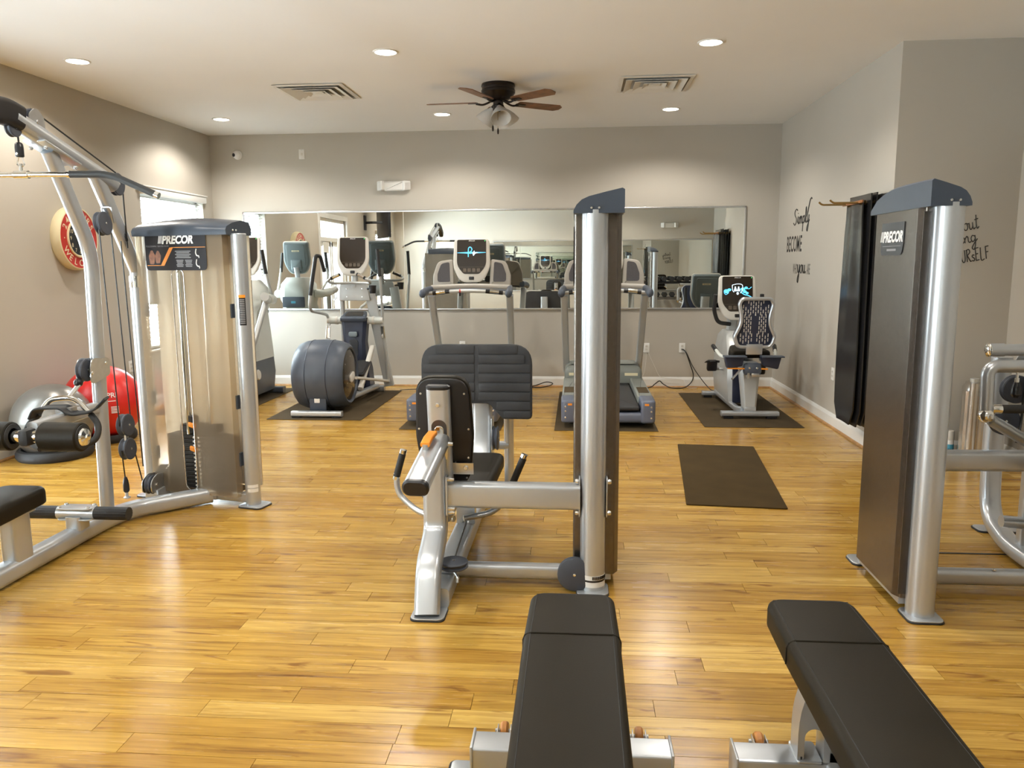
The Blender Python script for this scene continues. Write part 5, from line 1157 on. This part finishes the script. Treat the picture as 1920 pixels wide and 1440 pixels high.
# axle with collars
m = MB(); m.rod(w(-.30, 8.90, .862), w(.30, 8.90, .862), .042, n=22); ax_ = m.done('axle', 'pale', t)
for s in (-1, 1):
    m = MB(); m.rod(w(s * .20, 8.90, .862), w(s * .225, 8.90, .862), .047, n=22); m.rod(w(s * .285, 8.90, .862), w(s * .325, 8.90, .862), .040, n=22); m.done('axle_collar', 'bezel', ax_)
# A frame and console
m = MB(); m.tube(bend([w(-.165, 9.0, .08), w(-.16, 8.95, 1.12), w(-.15, 8.94, 1.22)], .04), rr(.045, .06, .014), ref=(1, 0, 0)); m.done('mast_leg', 'silver2', t)
m = MB(); m.tube(bend([w(.34, 9.05, .08), w(.165, 8.94, 1.20)], .04), rr(.115, .04, .012), ref=(1, 0, 0)); m.done('mast_leg', 'silver2', t)
m = MB(); m.extr(pround([(-.18, -.09, .01), (.18, -.09, .01), (.15, .10, .03), (-.17, .10, .03)]), -.03, .0, fr(w(0, 8.90, 1.175), (1, 0, 0), (0, .05, 1)), e=.006); mp_ = m.done('mast_plate', 'silver2', t)
for x in (-.09, .09):
    for z in (-.045, .045): bolt(mp_, w(x, 8.899, 1.175 + z), (0, -1, 0), .006, .004)
m = MB(); m.tube([w(0, 8.93, 1.24), w(0, 8.95, 1.45)], rr(.07, .06, .02), ref=(1, 0, 0)); m.done('console_mast', 'silver2', t)
console(t, w(0, 8.885, 1.590), .14, None, .93)
m = MB(); m.tube(bend([w(-.10, 8.70, 1.385), w(-.24, 8.66, 1.32), w(-.22, 8.80, 1.285), w(0, 8.88, 1.29), w(.22, 8.80, 1.285), w(.24, 8.66, 1.32), w(.10, 8.70, 1.385)], .05, 5), .0155); fb = m.done('fixed_handlebar', 'silver2', t)
for s in (-1, 1):
    m = MB(); m.rod(w(s * .095, 8.70, 1.388), w(s * .20, 8.673, 1.340), .019); g_ = m.done('grip', 'black', fb); m = MB(); m.rod(w(s * .11, 8.695, 1.383), w(s * .18, 8.676, 1.350), .0195); m.done('pulse_sensor', 'chrome', g_)
m = MB(); m.lathe([(.035, 0), (.045, .09), (.04, .09), (.03, .01), (.001, .01)], w(.23, 8.84, 1.17), n=18); m.tube([w(.16, 8.88, 1.22), w(.23, 8.84, 1.23)], .012, n=8); m.done('cup_holder', 'black', t)
# moving arms: left one swung towards the viewer, right one towards the wall
m = MB(); m.tube(bend([w(-.315, 8.90, .862), w(-.315, 8.86, .93), w(-.33, 8.36, 1.00), w(-.325, 8.30, 1.06), w(-.30, 8.32, 1.30), w(-.255, 8.34, 1.57)], .05, 6), .0165); a1_ = m.done('moving_arm', 'silver2', t)
m = MB(); m.tube(bend([w(-.315, 8.31, 1.17), w(-.245, 8.34, 1.59), w(-.215, 8.40, 1.585), w(-.20, 8.47, 1.42)], .025, 5), .0205); m.done('grip', 'grip', a1_)
m = MB(); m.tube(bend([w(.315, 8.90, .862), w(.325, 8.88, .95), w(.335, 8.78, 1.33), w(.32, 8.76, 1.64)], .08, 6), .0165); a2_ = m.done('moving_arm', 'silver2', t)
m = MB(); m.rod(w(.333, 8.775, 1.36), w(.318, 8.76, 1.665), .0205); m.done('grip', 'grip', a2_)
for s, q in ((-1, [(-.31, 8.90, .84), (-.31, 8.80, .45), (-.27, 8.75, .22)]), (1, [(.31, 8.90, .84), (.325, 9.0, .45), (.335, 9.02, .13)])):
    m = MB(); m.tube([w(*p) for p in q], rr(.034, .030, .01), ref=(1, 0, 0)); lk = m.done('lower_link', 'silver2', t)
    m = MB(); m.tube([w(q[0][0] + s * .004, q[0][1] - .005, .80), w(q[0][0] + s * .004, (q[0][1] + q[1][1]) / 2 - .005, .66)], rr(.05, .034, .01), ref=(1, 0, 0)); m.done('link_cover', 'chrome', lk)
m = MB(); m.tube([w(.285, 7.86, .345), w(.33, 9.0, .145)], rr(.03, .03, .01), ref=(0, 0, 1)); m.done('connecting_rod', 'bezel', t)
m = MB(); m.tube([w(-.30, 7.86, .42), w(-.28, 8.76, .24)], rr(.03, .03, .01), ref=(0, 0, 1)); m.done('connecting_rod', 'bezel', t)
for s, (ya, za, yb, zb) in ((-1, (8.15, .42, 8.62, .27)), (1, (8.30, .16, 8.86, .56))):
    m = MB(); m.tube([w(s * .20, ya, za), w(s * .20, yb, zb)], rr(.055, .05, .016), ref=(1, 0, 0)); m.done('pedal_arm', 'bezel', t)
    k = .38; m = MB(); m.extr(pround([(-.075, -.18, .03), (.075, -.18, .03), (.075, .18, .03), (-.075, .18, .03)]), 0, .035, fr(w(s * .155, ya + (yb - ya) * k, za + (zb - za) * k + .03), (1, 0, 0), (0, 1, .35 if s > 0 else -.1)), e=.01); pd = m.done('pedal', 'black', t)
    m = MB(); m.extr(rr(.12, .30, .02), .0352, .0385, fr(w(s * .155, ya + (yb - ya) * k, za + (zb - za) * k + .03), (1, 0, 0), (0, 1, .35 if s > 0 else -.1))); m.done('pedal_pad', 'rubber', pd)

# adaptive motion trainer, mostly hidden behind the pulldown tower
AX = -3.73
t = thing('motion_trainer', 'pale adaptive motion trainer half hidden behind the translucent weight tower', 'motion trainer', (AX, 8.5, 0))
def w(x, y, z): return (AX + x, y, z)
rings = []
for y0_, y1_, z, wd in ((7.95, 8.95, .07, .20), (8.0, 8.95, .28, .225), (8.15, 8.93, .45, .22)): rings.append([w(a * wd, y, z) for a, y in ((-1, y0_ + .08), (-.6, y0_), (.6, y0_), (1, y0_ + .08), (1, y1_ - .08), (.6, y1_), (-.6, y1_), (-1, y1_ - .08))])
m = MB(); m.loft(rings); m.done('lower_housing', 'slate', t, 40)
rings = []
for y0_, y1_, z, wd in ((8.15, 8.93, .45, .225), (8.32, 8.93, .75, .20), (8.45, 8.92, .98, .18), (8.50, 8.92, 1.05, .215), (8.50, 8.92, 1.24, .20), (8.56, 8.86, 1.33, .14)): rings.append([w(a * wd, y, z) for a, y in ((-1, y0_ + .08), (-.6, y0_), (.6, y0_), (1, y0_ + .08), (1, y1_ - .08), (.6, y1_), (-.6, y1_), (-1, y1_ - .08))])
m = MB(); m.loft(rings); m.done('upper_housing', 'pale', t, 40)
m = MB(); m.box(w(0, 8.935, 1.01), (.30, .03, .14), e=.012); fh = m.done('front_cover', 'slate', t); m = MB(); m.box(w(0, 8.951, 1.01), (.06, .003, .03)); m.done('sticker', 'canblue', fh, 0)
m = MB(); m.rod(w(0, 8.72, 1.30), w(0, 8.78, 1.47), .035); m.done('console_mast', 'silver', t)
console(t, w(0, 8.70, 1.595), .14, None, .93)
for s in (-1, 1):
    m = MB(); m.tube(bend([w(s * .22, 8.72, 1.12), w(s * .30, 8.70, 1.11), w(s * .34, 8.48, 1.13)], .08), .055, n=18); ja = m.done('joint_arm', 'pale', t)
    m = MB(); m.rod(w(s * .33, 8.47, 1.12), w(s * .37, 8.30, 1.16), .048, n=18); m.done('joint_end', 'silver2', ja)
    m = MB(); m.tube(bend([w(s * .30, 8.70, 1.15), w(s * .34, 8.50, 1.30), w(s * .30, 8.46, 1.62)], .1), .016); h_ = m.done('handlebar', 'silver2', t)
    m = MB(); m.rod(w(s * .325, 8.48, 1.40), w(s * .30, 8.46, 1.66), .021); m.done('grip', 'grip', h_)
    m = MB(); m.tube(bend([w(s * .32, 8.45, 1.10), w(s * .24, 8.20, .6), w(s * .16, 7.98, .22)], .1), rr(.06, .05, .02), ref=(1, 0, 0)); m.done('pedal_link', 'silver2', t)
    m = MB(); m.extr(pround([(-.085, -.2, .04), (.085, -.2, .04), (.085, .2, .04), (-.085, .2, .04)]), 0, .05, Matrix.Translation(w(s * .16, 7.82, .22)), e=.014); m.done('pedal', 'black', t)
for y_ in (8.92, 8.05):
    m = MB(); m.tube([w(-.28, y_, .05), w(.30, y_, .05)], rr(.07, .09, .02), ref=(0, 0, 1)); m.done('foot_bar', 'slate', t)
m = MB(); m.lathe([(.055, 0), (.06, .01), (.05, .022), (.001, .024)], w(.222, 8.35, .30), (1, 0, .05), 20); m.done('hub_cap', 'bezel', t)

# recumbent bike
BX = 1.655
t = thing('recumbent_bike', 'recumbent exercise bike with slotted backrest and glowing screen by the lettered wall', 'exercise bike', (BX, 8.1, 0))
def w(x, y, z): return (BX + x, y, z)
m = MB(); m.tube([w(-.275, 7.62, .052), w(.265, 7.62, .052)], rr(.045, .085, .014), ref=(0, 0, 1)); rf = m.done('rear_foot_bar', 'silver', t)
for x_ in (-.21, .20): m = MB(); m.box(w(x_, 7.62, .020), (.09, .075, .022)); m.done('rubber_foot', 'black', rf, 0)
m = MB(); m.tube([w(-.27, 8.83, .052), w(.27, 8.83, .052)], rr(.045, .085, .014), ref=(0, 0, 1)); ff = m.done('front_foot_bar', 'silver', t)
for x_ in (-.21, .20): m = MB(); m.box(w(x_, 8.83, .020), (.09, .075, .022)); m.done('rubber_foot', 'black', ff, 0)
m = MB(); m.box(w(0, 7.66, .085), (.11, .10, .06), e=.01); m.done('column_base', 'silver', t)
rings = []
for z, wd, y in ((.10, .062, 7.68), (.25, .075, 7.70), (.42, .092, 7.72), (.50, .10, 7.73)): rings.append([w(a * wd, y + b, z) for a, b in ((-1, -.03), (-.7, -.055), (.7, -.055), (1, -.03), (1, .06), (-1, .06))])
m = MB(); m.loft(rings); m.done('seat_column', 'silver2', t, 40)
m = MB(); m.tube(bend([w(-.06, 7.66, .085), w(-.10, 7.74, .075), w(-.12, 8.80, .075)], .05), rr(.055, .05, .015), ref=(0, 0, 1)); m.done('base_beam', 'silver', t)
rings = []
for z, y0_, y1_, wd in ((.08, 7.98, 8.92, .10), (.30, 7.95, 8.90, .125), (.55, 7.98, 8.85, .125), (.72, 8.20, 8.80, .10), (.78, 8.35, 8.72, .07)): rings.append([w(a * wd - .03, y, z) for a, y in ((-1, y0_ + .05), (-.6, y0_), (.6, y0_), (1, y0_ + .05), (1, y1_ - .05), (.6, y1_), (-.6, y1_), (-1, y1_ - .05))])
m = MB(); m.loft(rings); bd = m.done('drive_housing', 'silver2', t, 40)
m = MB(); m.extr(pround([(-.075, .10, .02), (.07, .10, .02), (.075, .52, .03), (-.085, .52, .03)]), 0, .02, fr(w(-.035, 7.952, 0), (1, 0, 0), (0, 0, 1)), e=.008); m.done('housing_inset', 'navy', bd)
# seat, arm trays, lever
m = MB(); m.tube([w(0, 7.62, .53), w(0, 8.25, .50)], rr(.05, .10, .014), ref=(0, 0, 1)); m.done('seat_rail', 'silver', t)
m = MB(); m.extr(pround([(-.21, -.17, .06), (.21, -.17, .06), (.13, .20, .08), (-.13, .20, .08)], 6), 0, .075, fr(w(0, 7.88, .585), (1, 0, 0), (0, 1, .08)), e=.03); m.done('seat_pad', 'vinyl', t, 50)
m = MB(); m.box(w(0, 7.60, .485), (.17, .09, .12), e=.035); sb = m.done('seat_bracket', 'slate', t)
for s in (-1, 1): bolt(sb, w(s * .035, 7.553, .50), (0, -1, 0), .010, .004)
m = MB(); m.box(w(.02, 7.56, .435), (.075, .03, .03), e=.006); m.box(w(-.045, 7.56, .43), (.02, .05, .05)); m.done('seat_lock', 'steel', t)
for s in (-1, 1):
    o = pround([(.075, .075, .01), (.265, .075, .01), (.235, -.05, .02), (.10, -.02, .02)]); o = [(s * x, y) for x, y in o]; o = o if s < 0 else o[::-1]
    m = MB(); m.extr(o, -.05, .05, fr(w(0, 7.62, .535), (1, 0, 0), (0, 0, 1)), e=.01, e0=.01); ty = m.done('side_tray', 'navy', t)
    m = MB(); m.tube([w(s * .07, 7.565, .610), w(s * .275, 7.565, .610)], rr(.012, .12, .004), ref=(0, 0, 1)); m.done('tray_rim', 'slate', ty)
m = MB(); m.tube([w(-.235, 7.58, .495), w(-.07, 7.58, .492)], rr(.014, .02, .004), ref=(0, 0, 1)); m.tube([w(.07, 7.58, .492), w(.14, 7.58, .488)], rr(.014, .02, .004), ref=(0, 0, 1)); m.done('adjust_lever', 'orange', t)
for s in (-1, 1):
    m = MB(); m.tube(bend([w(s * .10, 7.75, .56), w(s * .26, 7.78, .58), w(s * .30, 8.02, .66)], .06), .016); h_ = m.done('seat_handle', 'pale', t)
    m = MB(); m.rod(w(s * .285, 7.93, .628), w(s * .30, 8.03, .664), .021); m.done('handle_grip', 'black', h_)
# backrest: hourglass frame, slotted shell
Bm = fr(w(0, 7.56, .70), (1, 0, 0), (0, -.10, 1))
hg = pround([(-.155, .0, .06), (.155, .0, .06), (.185, .10, .06), (.120, .24, .25), (.155, .41, .06), (.13, .455, .06), (-.13, .455, .06), (-.155, .41, .06), (-.120, .24, .25), (-.185, .10, .06)], 6)
pts = [Bm @ V(x, y, 0) for x, y in hg]; m = MB(); m.tube(pts + [pts[0]], .0175, n=10, cap=False); bf = m.done('backrest_frame', 'silver', t)
m = MB(); m.extr(inset(hg, -.012), -.055, -.02, Bm, e=.012); m.done('backrest_pad', 'navy', t)
n_sl = 0
for r_ in range(9):
    for c_ in range(-5, 6):
        y = .045 + .045 * r_ + (.02 if c_ % 2 else 0); hw = .150 if y < .12 else (.115 if y < .30 else .135); x = c_ * .0245 * (hw / .145)
        if abs(x) > hw - .012 or y > .425 or (abs(abs(x) - (.01 + max(0, y - .30) * .8)) < .012): continue
        m = MB(); m.extr(rr(.0075, .034, .0035, 2), -.0195, -.0175, Bm @ Matrix.Translation((x, y, 0))); m.done('back_slot', 'bezel', bf, 0); n_sl += 1
m = MB(); m.box((0, -.02, .012), (.15, .10, .018), Bm, e=.004); m.done('back_bracket', 'silver', t)
m = MB(); m.lathe([(.006, 0), (.006, .004), (.001, .005)], Bm @ V(0, .30, -.018), (0, -1, 0), 8); m.done('back_button', 'white', bf)
# mast, console, handlebars, pedals
m = MB(); m.tube(bend([w(-.02, 8.66, .60), w(-.01, 8.62, .80), w(.0, 8.60, 1.05)], .1), rr(.11, .09, .03), ref=(1, 0, 0)); m.done('console_mast', 'silver2', t)
console(t, w(.015, 8.50, 1.125), .16, 'smoke', .99)
for s in (-1, 1):
    m = MB(); m.tube(bend([w(.01 + s * .05, 8.56, .84), w(.01 + s * .19, 8.50, .86), w(.01 + s * .245, 8.44, 1.00), w(.01 + s * .235, 8.40, 1.16)], .06), .021); m.done('handlebar', 'grip', t)
m = MB(); m.rod(w(-.24, 8.25, .40), w(.18, 8.25, .40), .014); ca = m.done('crank_axle', 'steel', t)
for s, dz, dy in ((-1, .03, -.10), (1, -.03, .10)):
    m = MB(); m.tube([w(s * .19 - .02, 8.25, .40), w(s * .20 - .02, 8.25 + dy, .40 + dz)], rr(.03, .018, .006), ref=(1, 0, 0)); cr = m.done('crank_arm', 'silver', t)
    m = MB(); m.extr(pround([(-.05, -.055, .02), (.05, -.055, .02), (.05, .055, .02), (-.05, .055, .02)]), -.03, .03, fr(w(s * .265 - .02, 8.25 + dy, .42 + dz), (1, 0, 0), (0, -.3, 1)), e=.012, e0=.012); pd = m.done('pedal', 'black', cr)
    m = MB(); m.tube(bend([w(s * .21 - .02, 8.25 + dy, .45 + dz), w(s * .22 - .02, 8.17 + dy, .48 + dz), w(s * .31 - .02, 8.17 + dy, .48 + dz), w(s * .32 - .02, 8.25 + dy, .45 + dz)], .03), rr(.006, .04, .002), ref=(0, 0, 1)); m.done('pedal_strap', 'rubber', pd)
m = MB(); m.tube([w(-.10, 7.60, .49), w(-.20, 7.52, .40)], .010); m.done('position_lever', 'steel', t)

# ------------------------------------------------------------------ mats
def floor_mat(x0, x1, y0, y1, label, mat='mat2', h_=.006):
    m = MB(); m.extr(rr(x1 - x0, y1 - y0, .01, 2), 0, h_, Matrix.Translation(((x0 + x1) / 2, (y0 + y1) / 2, 0)), e=.002, seg=2)
    return single(m, 'equipment_mat', mat, label, 'mat', ((x0 + x1) / 2, (y0 + y1) / 2, 0), 'equipment mats')
floor_mat(-3.03, -2.085, 7.36, 9.17, 'dark grey rubber mat under the elliptical')
floor_mat(-4.36, -3.415, 7.55, 9.30, 'dark grey rubber mat under the motion trainer')
floor_mat(-1.625, -.69, 6.96, 9.15, 'dark grey rubber mat under the treadmill with the lit screen')
floor_mat(-.205, .725, 6.98, 9.15, 'dark grey rubber mat under the treadmill behind the tower')
floor_mat(1.163, 2.055, 7.20, 9.12, 'dark grey rubber mat under the recumbent bike')
m = MB(); a = math.atan2(.15, 1.66); R_ = Matrix.Translation((1.055, 5.61, 0)) @ Matrix.Rotation(-a, 4, 'Z')
m.extr(rr(.605, 1.665, .012, 3), 0, .010, R_, e=.004, seg=2); single(m, 'exercise_mat', 'mat', 'dark exercise mat lying alone on the open floor', 'mat', (1.055, 5.61, 0))

# exercise balls
def ball_prof(r, z0, groove, n=40):
    pr = []
    for k in range(n + 1):
        a = -pi / 2 + pi * k / n; rad = r * cos(a)
        g = groove if (k % 4 == 0 and 4 < k < n - 3) else 0
        pr.append((max(rad - g, .0005), z0 + r * sin(a)))
    return pr
t = thing('stability_ball', 'pewter grey stability ball on a black ring base by the wall', 'ball', (-4.14, 5.82, 0))
m = MB(); m.lathe(ball_prof(.296, .285, .0022), (-4.14, 5.82, 0), n=48); m.done('ball', 'sball', t, 60)
m = MB(); m.lathe([(.20, 0), (.262, 0), (.276, .02), (.276, .055), (.262, .075), (.235, .08), (.20, .045)], (-4.14, 5.82, 0), n=40); m.done('ring_base', 'rubber', t)
t = thing('stability_ball', 'glossy red stability ball with white print behind the pewter grey one', 'ball', (-4.10, 6.44, 0))
m = MB(); m.lathe(ball_prof(.322, .325, .0), (-4.10, 6.44, 0), n=48); rbl = m.done('ball', 'rball', t, 60)
m = MB()
dr = V(.62, -.78, .20).normalized(); tx = V(0, 0, 1).cross(dr).normalized(); ty = dr.cross(tx)
Tm = fr(V(-4.10, 6.44, .325) + dr * .3225, tx, ty)
m.text('SPRI', Tm @ Matrix.Translation((.02, .02, .001)), .058, .012); m.done('print', 'ink_w', rbl, 0)
m = MB()
for k in range(5): m.box((.05, -.06 - k * .012, -.006 - k * .002), (.06, .006, .001), Tm)
m.box((.03, -.01, .0), (.06, .006, .001), Tm); m.done('fine_print', 'ink_w', rbl, 0)
m = MB(); m.lathe([(.20, 0), (.24, 0), (.25, .02), (.25, .05), (.24, .07), (.21, .06), (.20, .03)], (-4.10, 6.44, 0), n=40); m.done('ring_base', 'rubber', t)

# hanging mats on wall pegs
t = thing('mat_hanger', 'brass peg rail with upturned tips holding black mats', 'hanger', (XR, 6.46, 1.93))
for y, z in ((6.60, 1.935), (6.32, 1.93)):
    m = MB(); m.tube(bend([(XR, y, z), (1.93, y, z), (1.905, y, z + .022)], .02), .0075, n=10); pg = m.done('peg', 'brass', t)
    m = MB(); m.lathe([(.028, 0), (.028, .005), (.012, .012), (.001, .012)], (XR, y, z), (-1, 0, 0), 16); m.done('rosette', 'brass', pg)
hl = ['outermost black foam mat of the hanging stack, with a brown wooden clip', 'second black foam mat of the hanging stack, behind the clipped one', 'middle black foam mat of the hanging stack', 'fourth black foam mat of the hanging stack, near the wall', 'innermost black foam mat of the hanging stack, against the wall']
for k in range(5):
    x = 2.135 + .036 * k; y0_, y1_ = (6.24, 6.67) if k == 0 else (6.20 - .005 * k, 6.66); zt = 1.945 if k == 0 else 1.985 + .006 * (k % 3); zb = .215 - .01 * (k % 2)
    t = thing('hanging_mat', hl[k], 'mat', (x, 6.44, zb), 'black mats hung on the pegs')
    m = MB(); n = 14; nx = 8; th = .010
    sh = []
    for side in (1, -1):
        g = []
        for i in range(n + 1):
            u = i / n; z = zb + (zt - zb) * u; row = []
            rc = min(1, u * (zt - zb) / .07); nar = .93 if (u > .9 and k == 0) else 1.0; cnr = math.sqrt(max(0, 1 - (1 - rc) ** 2)) * .07 - .07
            for j in range(nx + 1):
                v = j / nx; y = y0_ + (y1_ - y0_) * v; yc = (y0_ + y1_) / 2; y = yc + (y - yc) * (nar + 2 * cnr / (y1_ - y0_))
                wv = .012 * sin(v * 9 + k) * u ** 2 + .006 * sin(u * 5 + k * 2 + v * 3) if k == 0 else .003 * sin(v * 5 + u * 4 + k)
                row.append(V(x + wv - side * th / 2, y, z))
            g.append(row)
        sh.append(g)
    ring_all = []
    for i in range(n + 1): ring_all.append(sh[0][i] + sh[1][i][::-1])
    m.loft(ring_all); mt = m.done('foam_sheet', 'hmat', t, 60)
    for y in (6.60, 6.32):
        mm = MB(); mm.lathe([(.018, -.008), (.018, .008), (.011, .008), (.011, -.008), (.018, -.008)], (x, y, 1.932), (1, 0, 0), 14); mm.done('eyelet', 'brass', t)
    if k == 0:
        mm = MB(); mm.box((x - .016, 6.46, 1.935), (.012, .45, .022), e=.004); mm.done('wooden_clip', 'wood_c', t)

# alcove: spray can and ribbed steel bin
t = thing('spray_can', 'white and blue spray can on the floor by the alcove baseboard', 'spray can', (2.80, 6.08, 0))
m = MB(); m.lathe([(.001, 0), (.033, 0), (.033, .155), (.028, .165), (.001, .165)], (2.80, 6.08, 0), n=20); cn = m.done('can', 'white', t)
m = MB(); m.lathe([(.0334, .07), (.0334, .125)], (2.80, 6.08, 0), n=20); m.done('label_band', 'canblue', cn)
m = MB(); m.stroke([(-.022, -.004), (-.018, .010), (-.012, -.002), (-.004, .006), (.003, -.003), (.010, .006), (.018, -.002), (.024, .004)], .003, backM(2.80, 6.045, .085)); m.done('label_scrawl', 'navy', cn)
m = MB(); m.lathe([(.034, .16), (.034, .215), (.030, .225), (.001, .225)], (2.80, 6.08, 0), n=20); m.done('cap', 'bezel', t)
t = thing('steel_canister', 'tall ribbed stainless canister standing against the alcove wall', 'canister', (2.935, 5.90, 0))
prf = [(.135 + (.006 if k % 2 else 0)) for k in range(40)]
m = MB(); m.loft([[(2.935 + r * cos(2 * pi * k / 40), 5.90 + r * sin(2 * pi * k / 40), z) for k, r in enumerate(prf)] for z in (.012, .56)]); m.done('body', 'stainless', t, 20)
m = MB(); m.lathe([(.001, 0), (.15, 0), (.15, .012), (.001, .012)], (2.935, 5.90, 0), n=32); m.done('rubber_base', 'rubber', t)
m = MB(); m.rod((2.815, 5.80, .012), (2.815, 5.80, .63), .030, n=18); m.done('side_tube', 'stainless', t); m = MB(); m.rod((2.815, 5.80, .63), (2.815, 5.80, .636), .026, n=18); m.rod((2.815, 5.80, .636), (2.815, 5.80, .662), .031, n=18); m.done('tube_cap', 'silver2', t)
m = MB(); m.lathe([(.142, .56), (.142, .58), (.12, .62), (.001, .63)], (2.935, 5.90, 0), n=32); m.done('lid', 'stainless', t)

# cords on the floor by the mirror wall
def cord(pts, r, mat, label, name='power_cord'):
    m = MB(); m.tube(spline(pts, 7), r, n=7); return single(m, name, mat, label, 'cord', (pts[0][0], pts[0][1], .005))
cord([(1.245, D - .012, .465), (1.29, D - .05, .43), (1.34, D - .05, .30), (1.385, D - .05, .16), (1.36, D - .06, .07), (1.27, D - .10, .012), (1.12, D - .12, .012), (1.03, D - .08, .05), (.985, D - .06, .085), (.93, D - .07, .05), (.86, D - .10, .012), (.62, D - .20, .012)], .0065, 'cable', 'thick black cord looping from the outlet to the treadmill')
cord([(1.262, D - .012, .465), (1.30, D - .06, .42), (1.37, D - .06, .27), (1.47, D - .10, .12), (1.56, D - .18, .014), (1.60, D - .40, .014)], .005, 'cable', 'thin black cord running from the outlet to the bike')
cord([(.825, D - .012, .44), (.82, D - .03, .30), (.79, D - .04, .15), (.70, D - .06, .012)], .0025, 'bezel', 'thin pale wire hanging straight below the treadmill outlet')
cord([(.84, D - .012, .44), (.93, D - .03, .25), (1.0, D - .035, .13), (1.15, D - .04, .11), (1.27, D - .04, .09), (1.31, D - .08, .012), (1.42, D - .12, .012)], .0025, 'bezel', 'thin pale wire sagging from the treadmill outlet towards the bike')
cord([(-.75, D - .12, .012), (-.62, D - .10, .012), (-.45, D - .16, .012), (-.33, D - .10, .03), (-.30, D - .06, .05), (-.38, D - .06, .065), (-.50, D - .10, .03), (-.62, D - .16, .012), (-.80, D - .20, .012)], .006, 'cable', 'black cord coiled on the floor between the treadmills')
cord([(-1.406, D - .012, .48), (-1.42, D - .04, .30), (-1.50, D - .06, .12), (-1.75, D - .20, .014), (-2.10, D - .42, .014)], .004, 'cable', 'thin dark cord from the outlet to the elliptical')

# ------------------------------------------------------------------ behind the camera, seen in the mirrors
t = thing('television', 'black flat television on a wall arm, seen edge on in the mirror', 'television', (-4.25, 2.5, 2.1))
Tm = fr((-4.02, 2.60, 2.36), (.50, 1, 0), (0, 0, 1))
m = MB(); m.extr(rr(1.10, .64, .01), -.05, .0, Tm, e=.005); tvb = m.done('housing', 'black', t)
m = MB(); m.extr(rr(1.07, .60, .004), .0, .002, Tm); m.done('screen', 'tv', tvb)
m = MB(); m.tube([(XL + .01, 2.55, 2.36), (XL + .2, 2.65, 2.36), (-4.06, 2.60, 2.36)], rr(.05, .03, .008), ref=(0, 0, 1)); m.box((XL + .012, 2.55, 2.36), (.02, .16, .30)); m.done('wall_arm', 'iron', t)
RX0, RX1 = 1.55, 3.05
t = thing('dumbbell_rack', 'black three tier dumbbell rack seen in the mirror', 'rack', ((RX0 + RX1) / 2, .12, 0))
for x in (RX0 + .04, RX1 - .04):
    m = MB(); m.tube([(x, -.12, .0), (x, -.08, 1.05)], rr(.06, .05, .01), ref=(1, 0, 0)); m.tube([(x, -.12, .025), (x, .42, .025)], rr(.06, .05, .01), ref=(0, 0, 1)); m.done('side_frame', 'iron', t)
tiers = ((.30, .22), (.68, .10), (1.04, .0))
for z, y in tiers:
    m = MB()
    for dy in (-.09, .09): m.box(((RX0 + RX1) / 2, y + dy, z - (.03 if dy > 0 else 0)), (RX1 - RX0, .05, .02))
    m.done('shelf_rail', 'iron', t, 0)
proto = None; DB = ('top', 'middle', 'bottom')
def hexd(m, x, y, z, r, ln):
    m.tube([(x, y - ln, z), (x, y - ln * .45, z)], circ(r, 6), ref=(1, 0, 0)); m.tube([(x, y + ln * .45, z), (x, y + ln, z)], circ(r, 6), ref=(1, 0, 0))
for ti, (z, y) in enumerate(tiers):
    for k in range(8):
        x = RX0 + .14 + k * .175; r = .062
        if proto is None:
            proto = thing('dumbbell', '', 'dumbbell', (x, y, z + .02), 'dumbbells on the rack in the mirror')
            m = MB(); hexd(m, x, y, z + .072, r, .13); m.done('hex_heads', 'rubber', proto, 20)
            m = MB(); m.rod((x, y - .07, z + .072), (x, y + .07, z + .072), .016, n=10); m.done('handle', 'chrome', proto); d_ = proto
        else:
            d_ = copy_tree(proto); d_.location = (x, y, z + .02)
        d_['label'] = 'black hex dumbbell, %s from the alcove end on the %s tier of the mirrored rack' % (('eighth', 'seventh', 'sixth', 'fifth', 'fourth', 'third', 'second', 'first')[k], DB[2 - ti])
OFF = V(0, 0, 0)
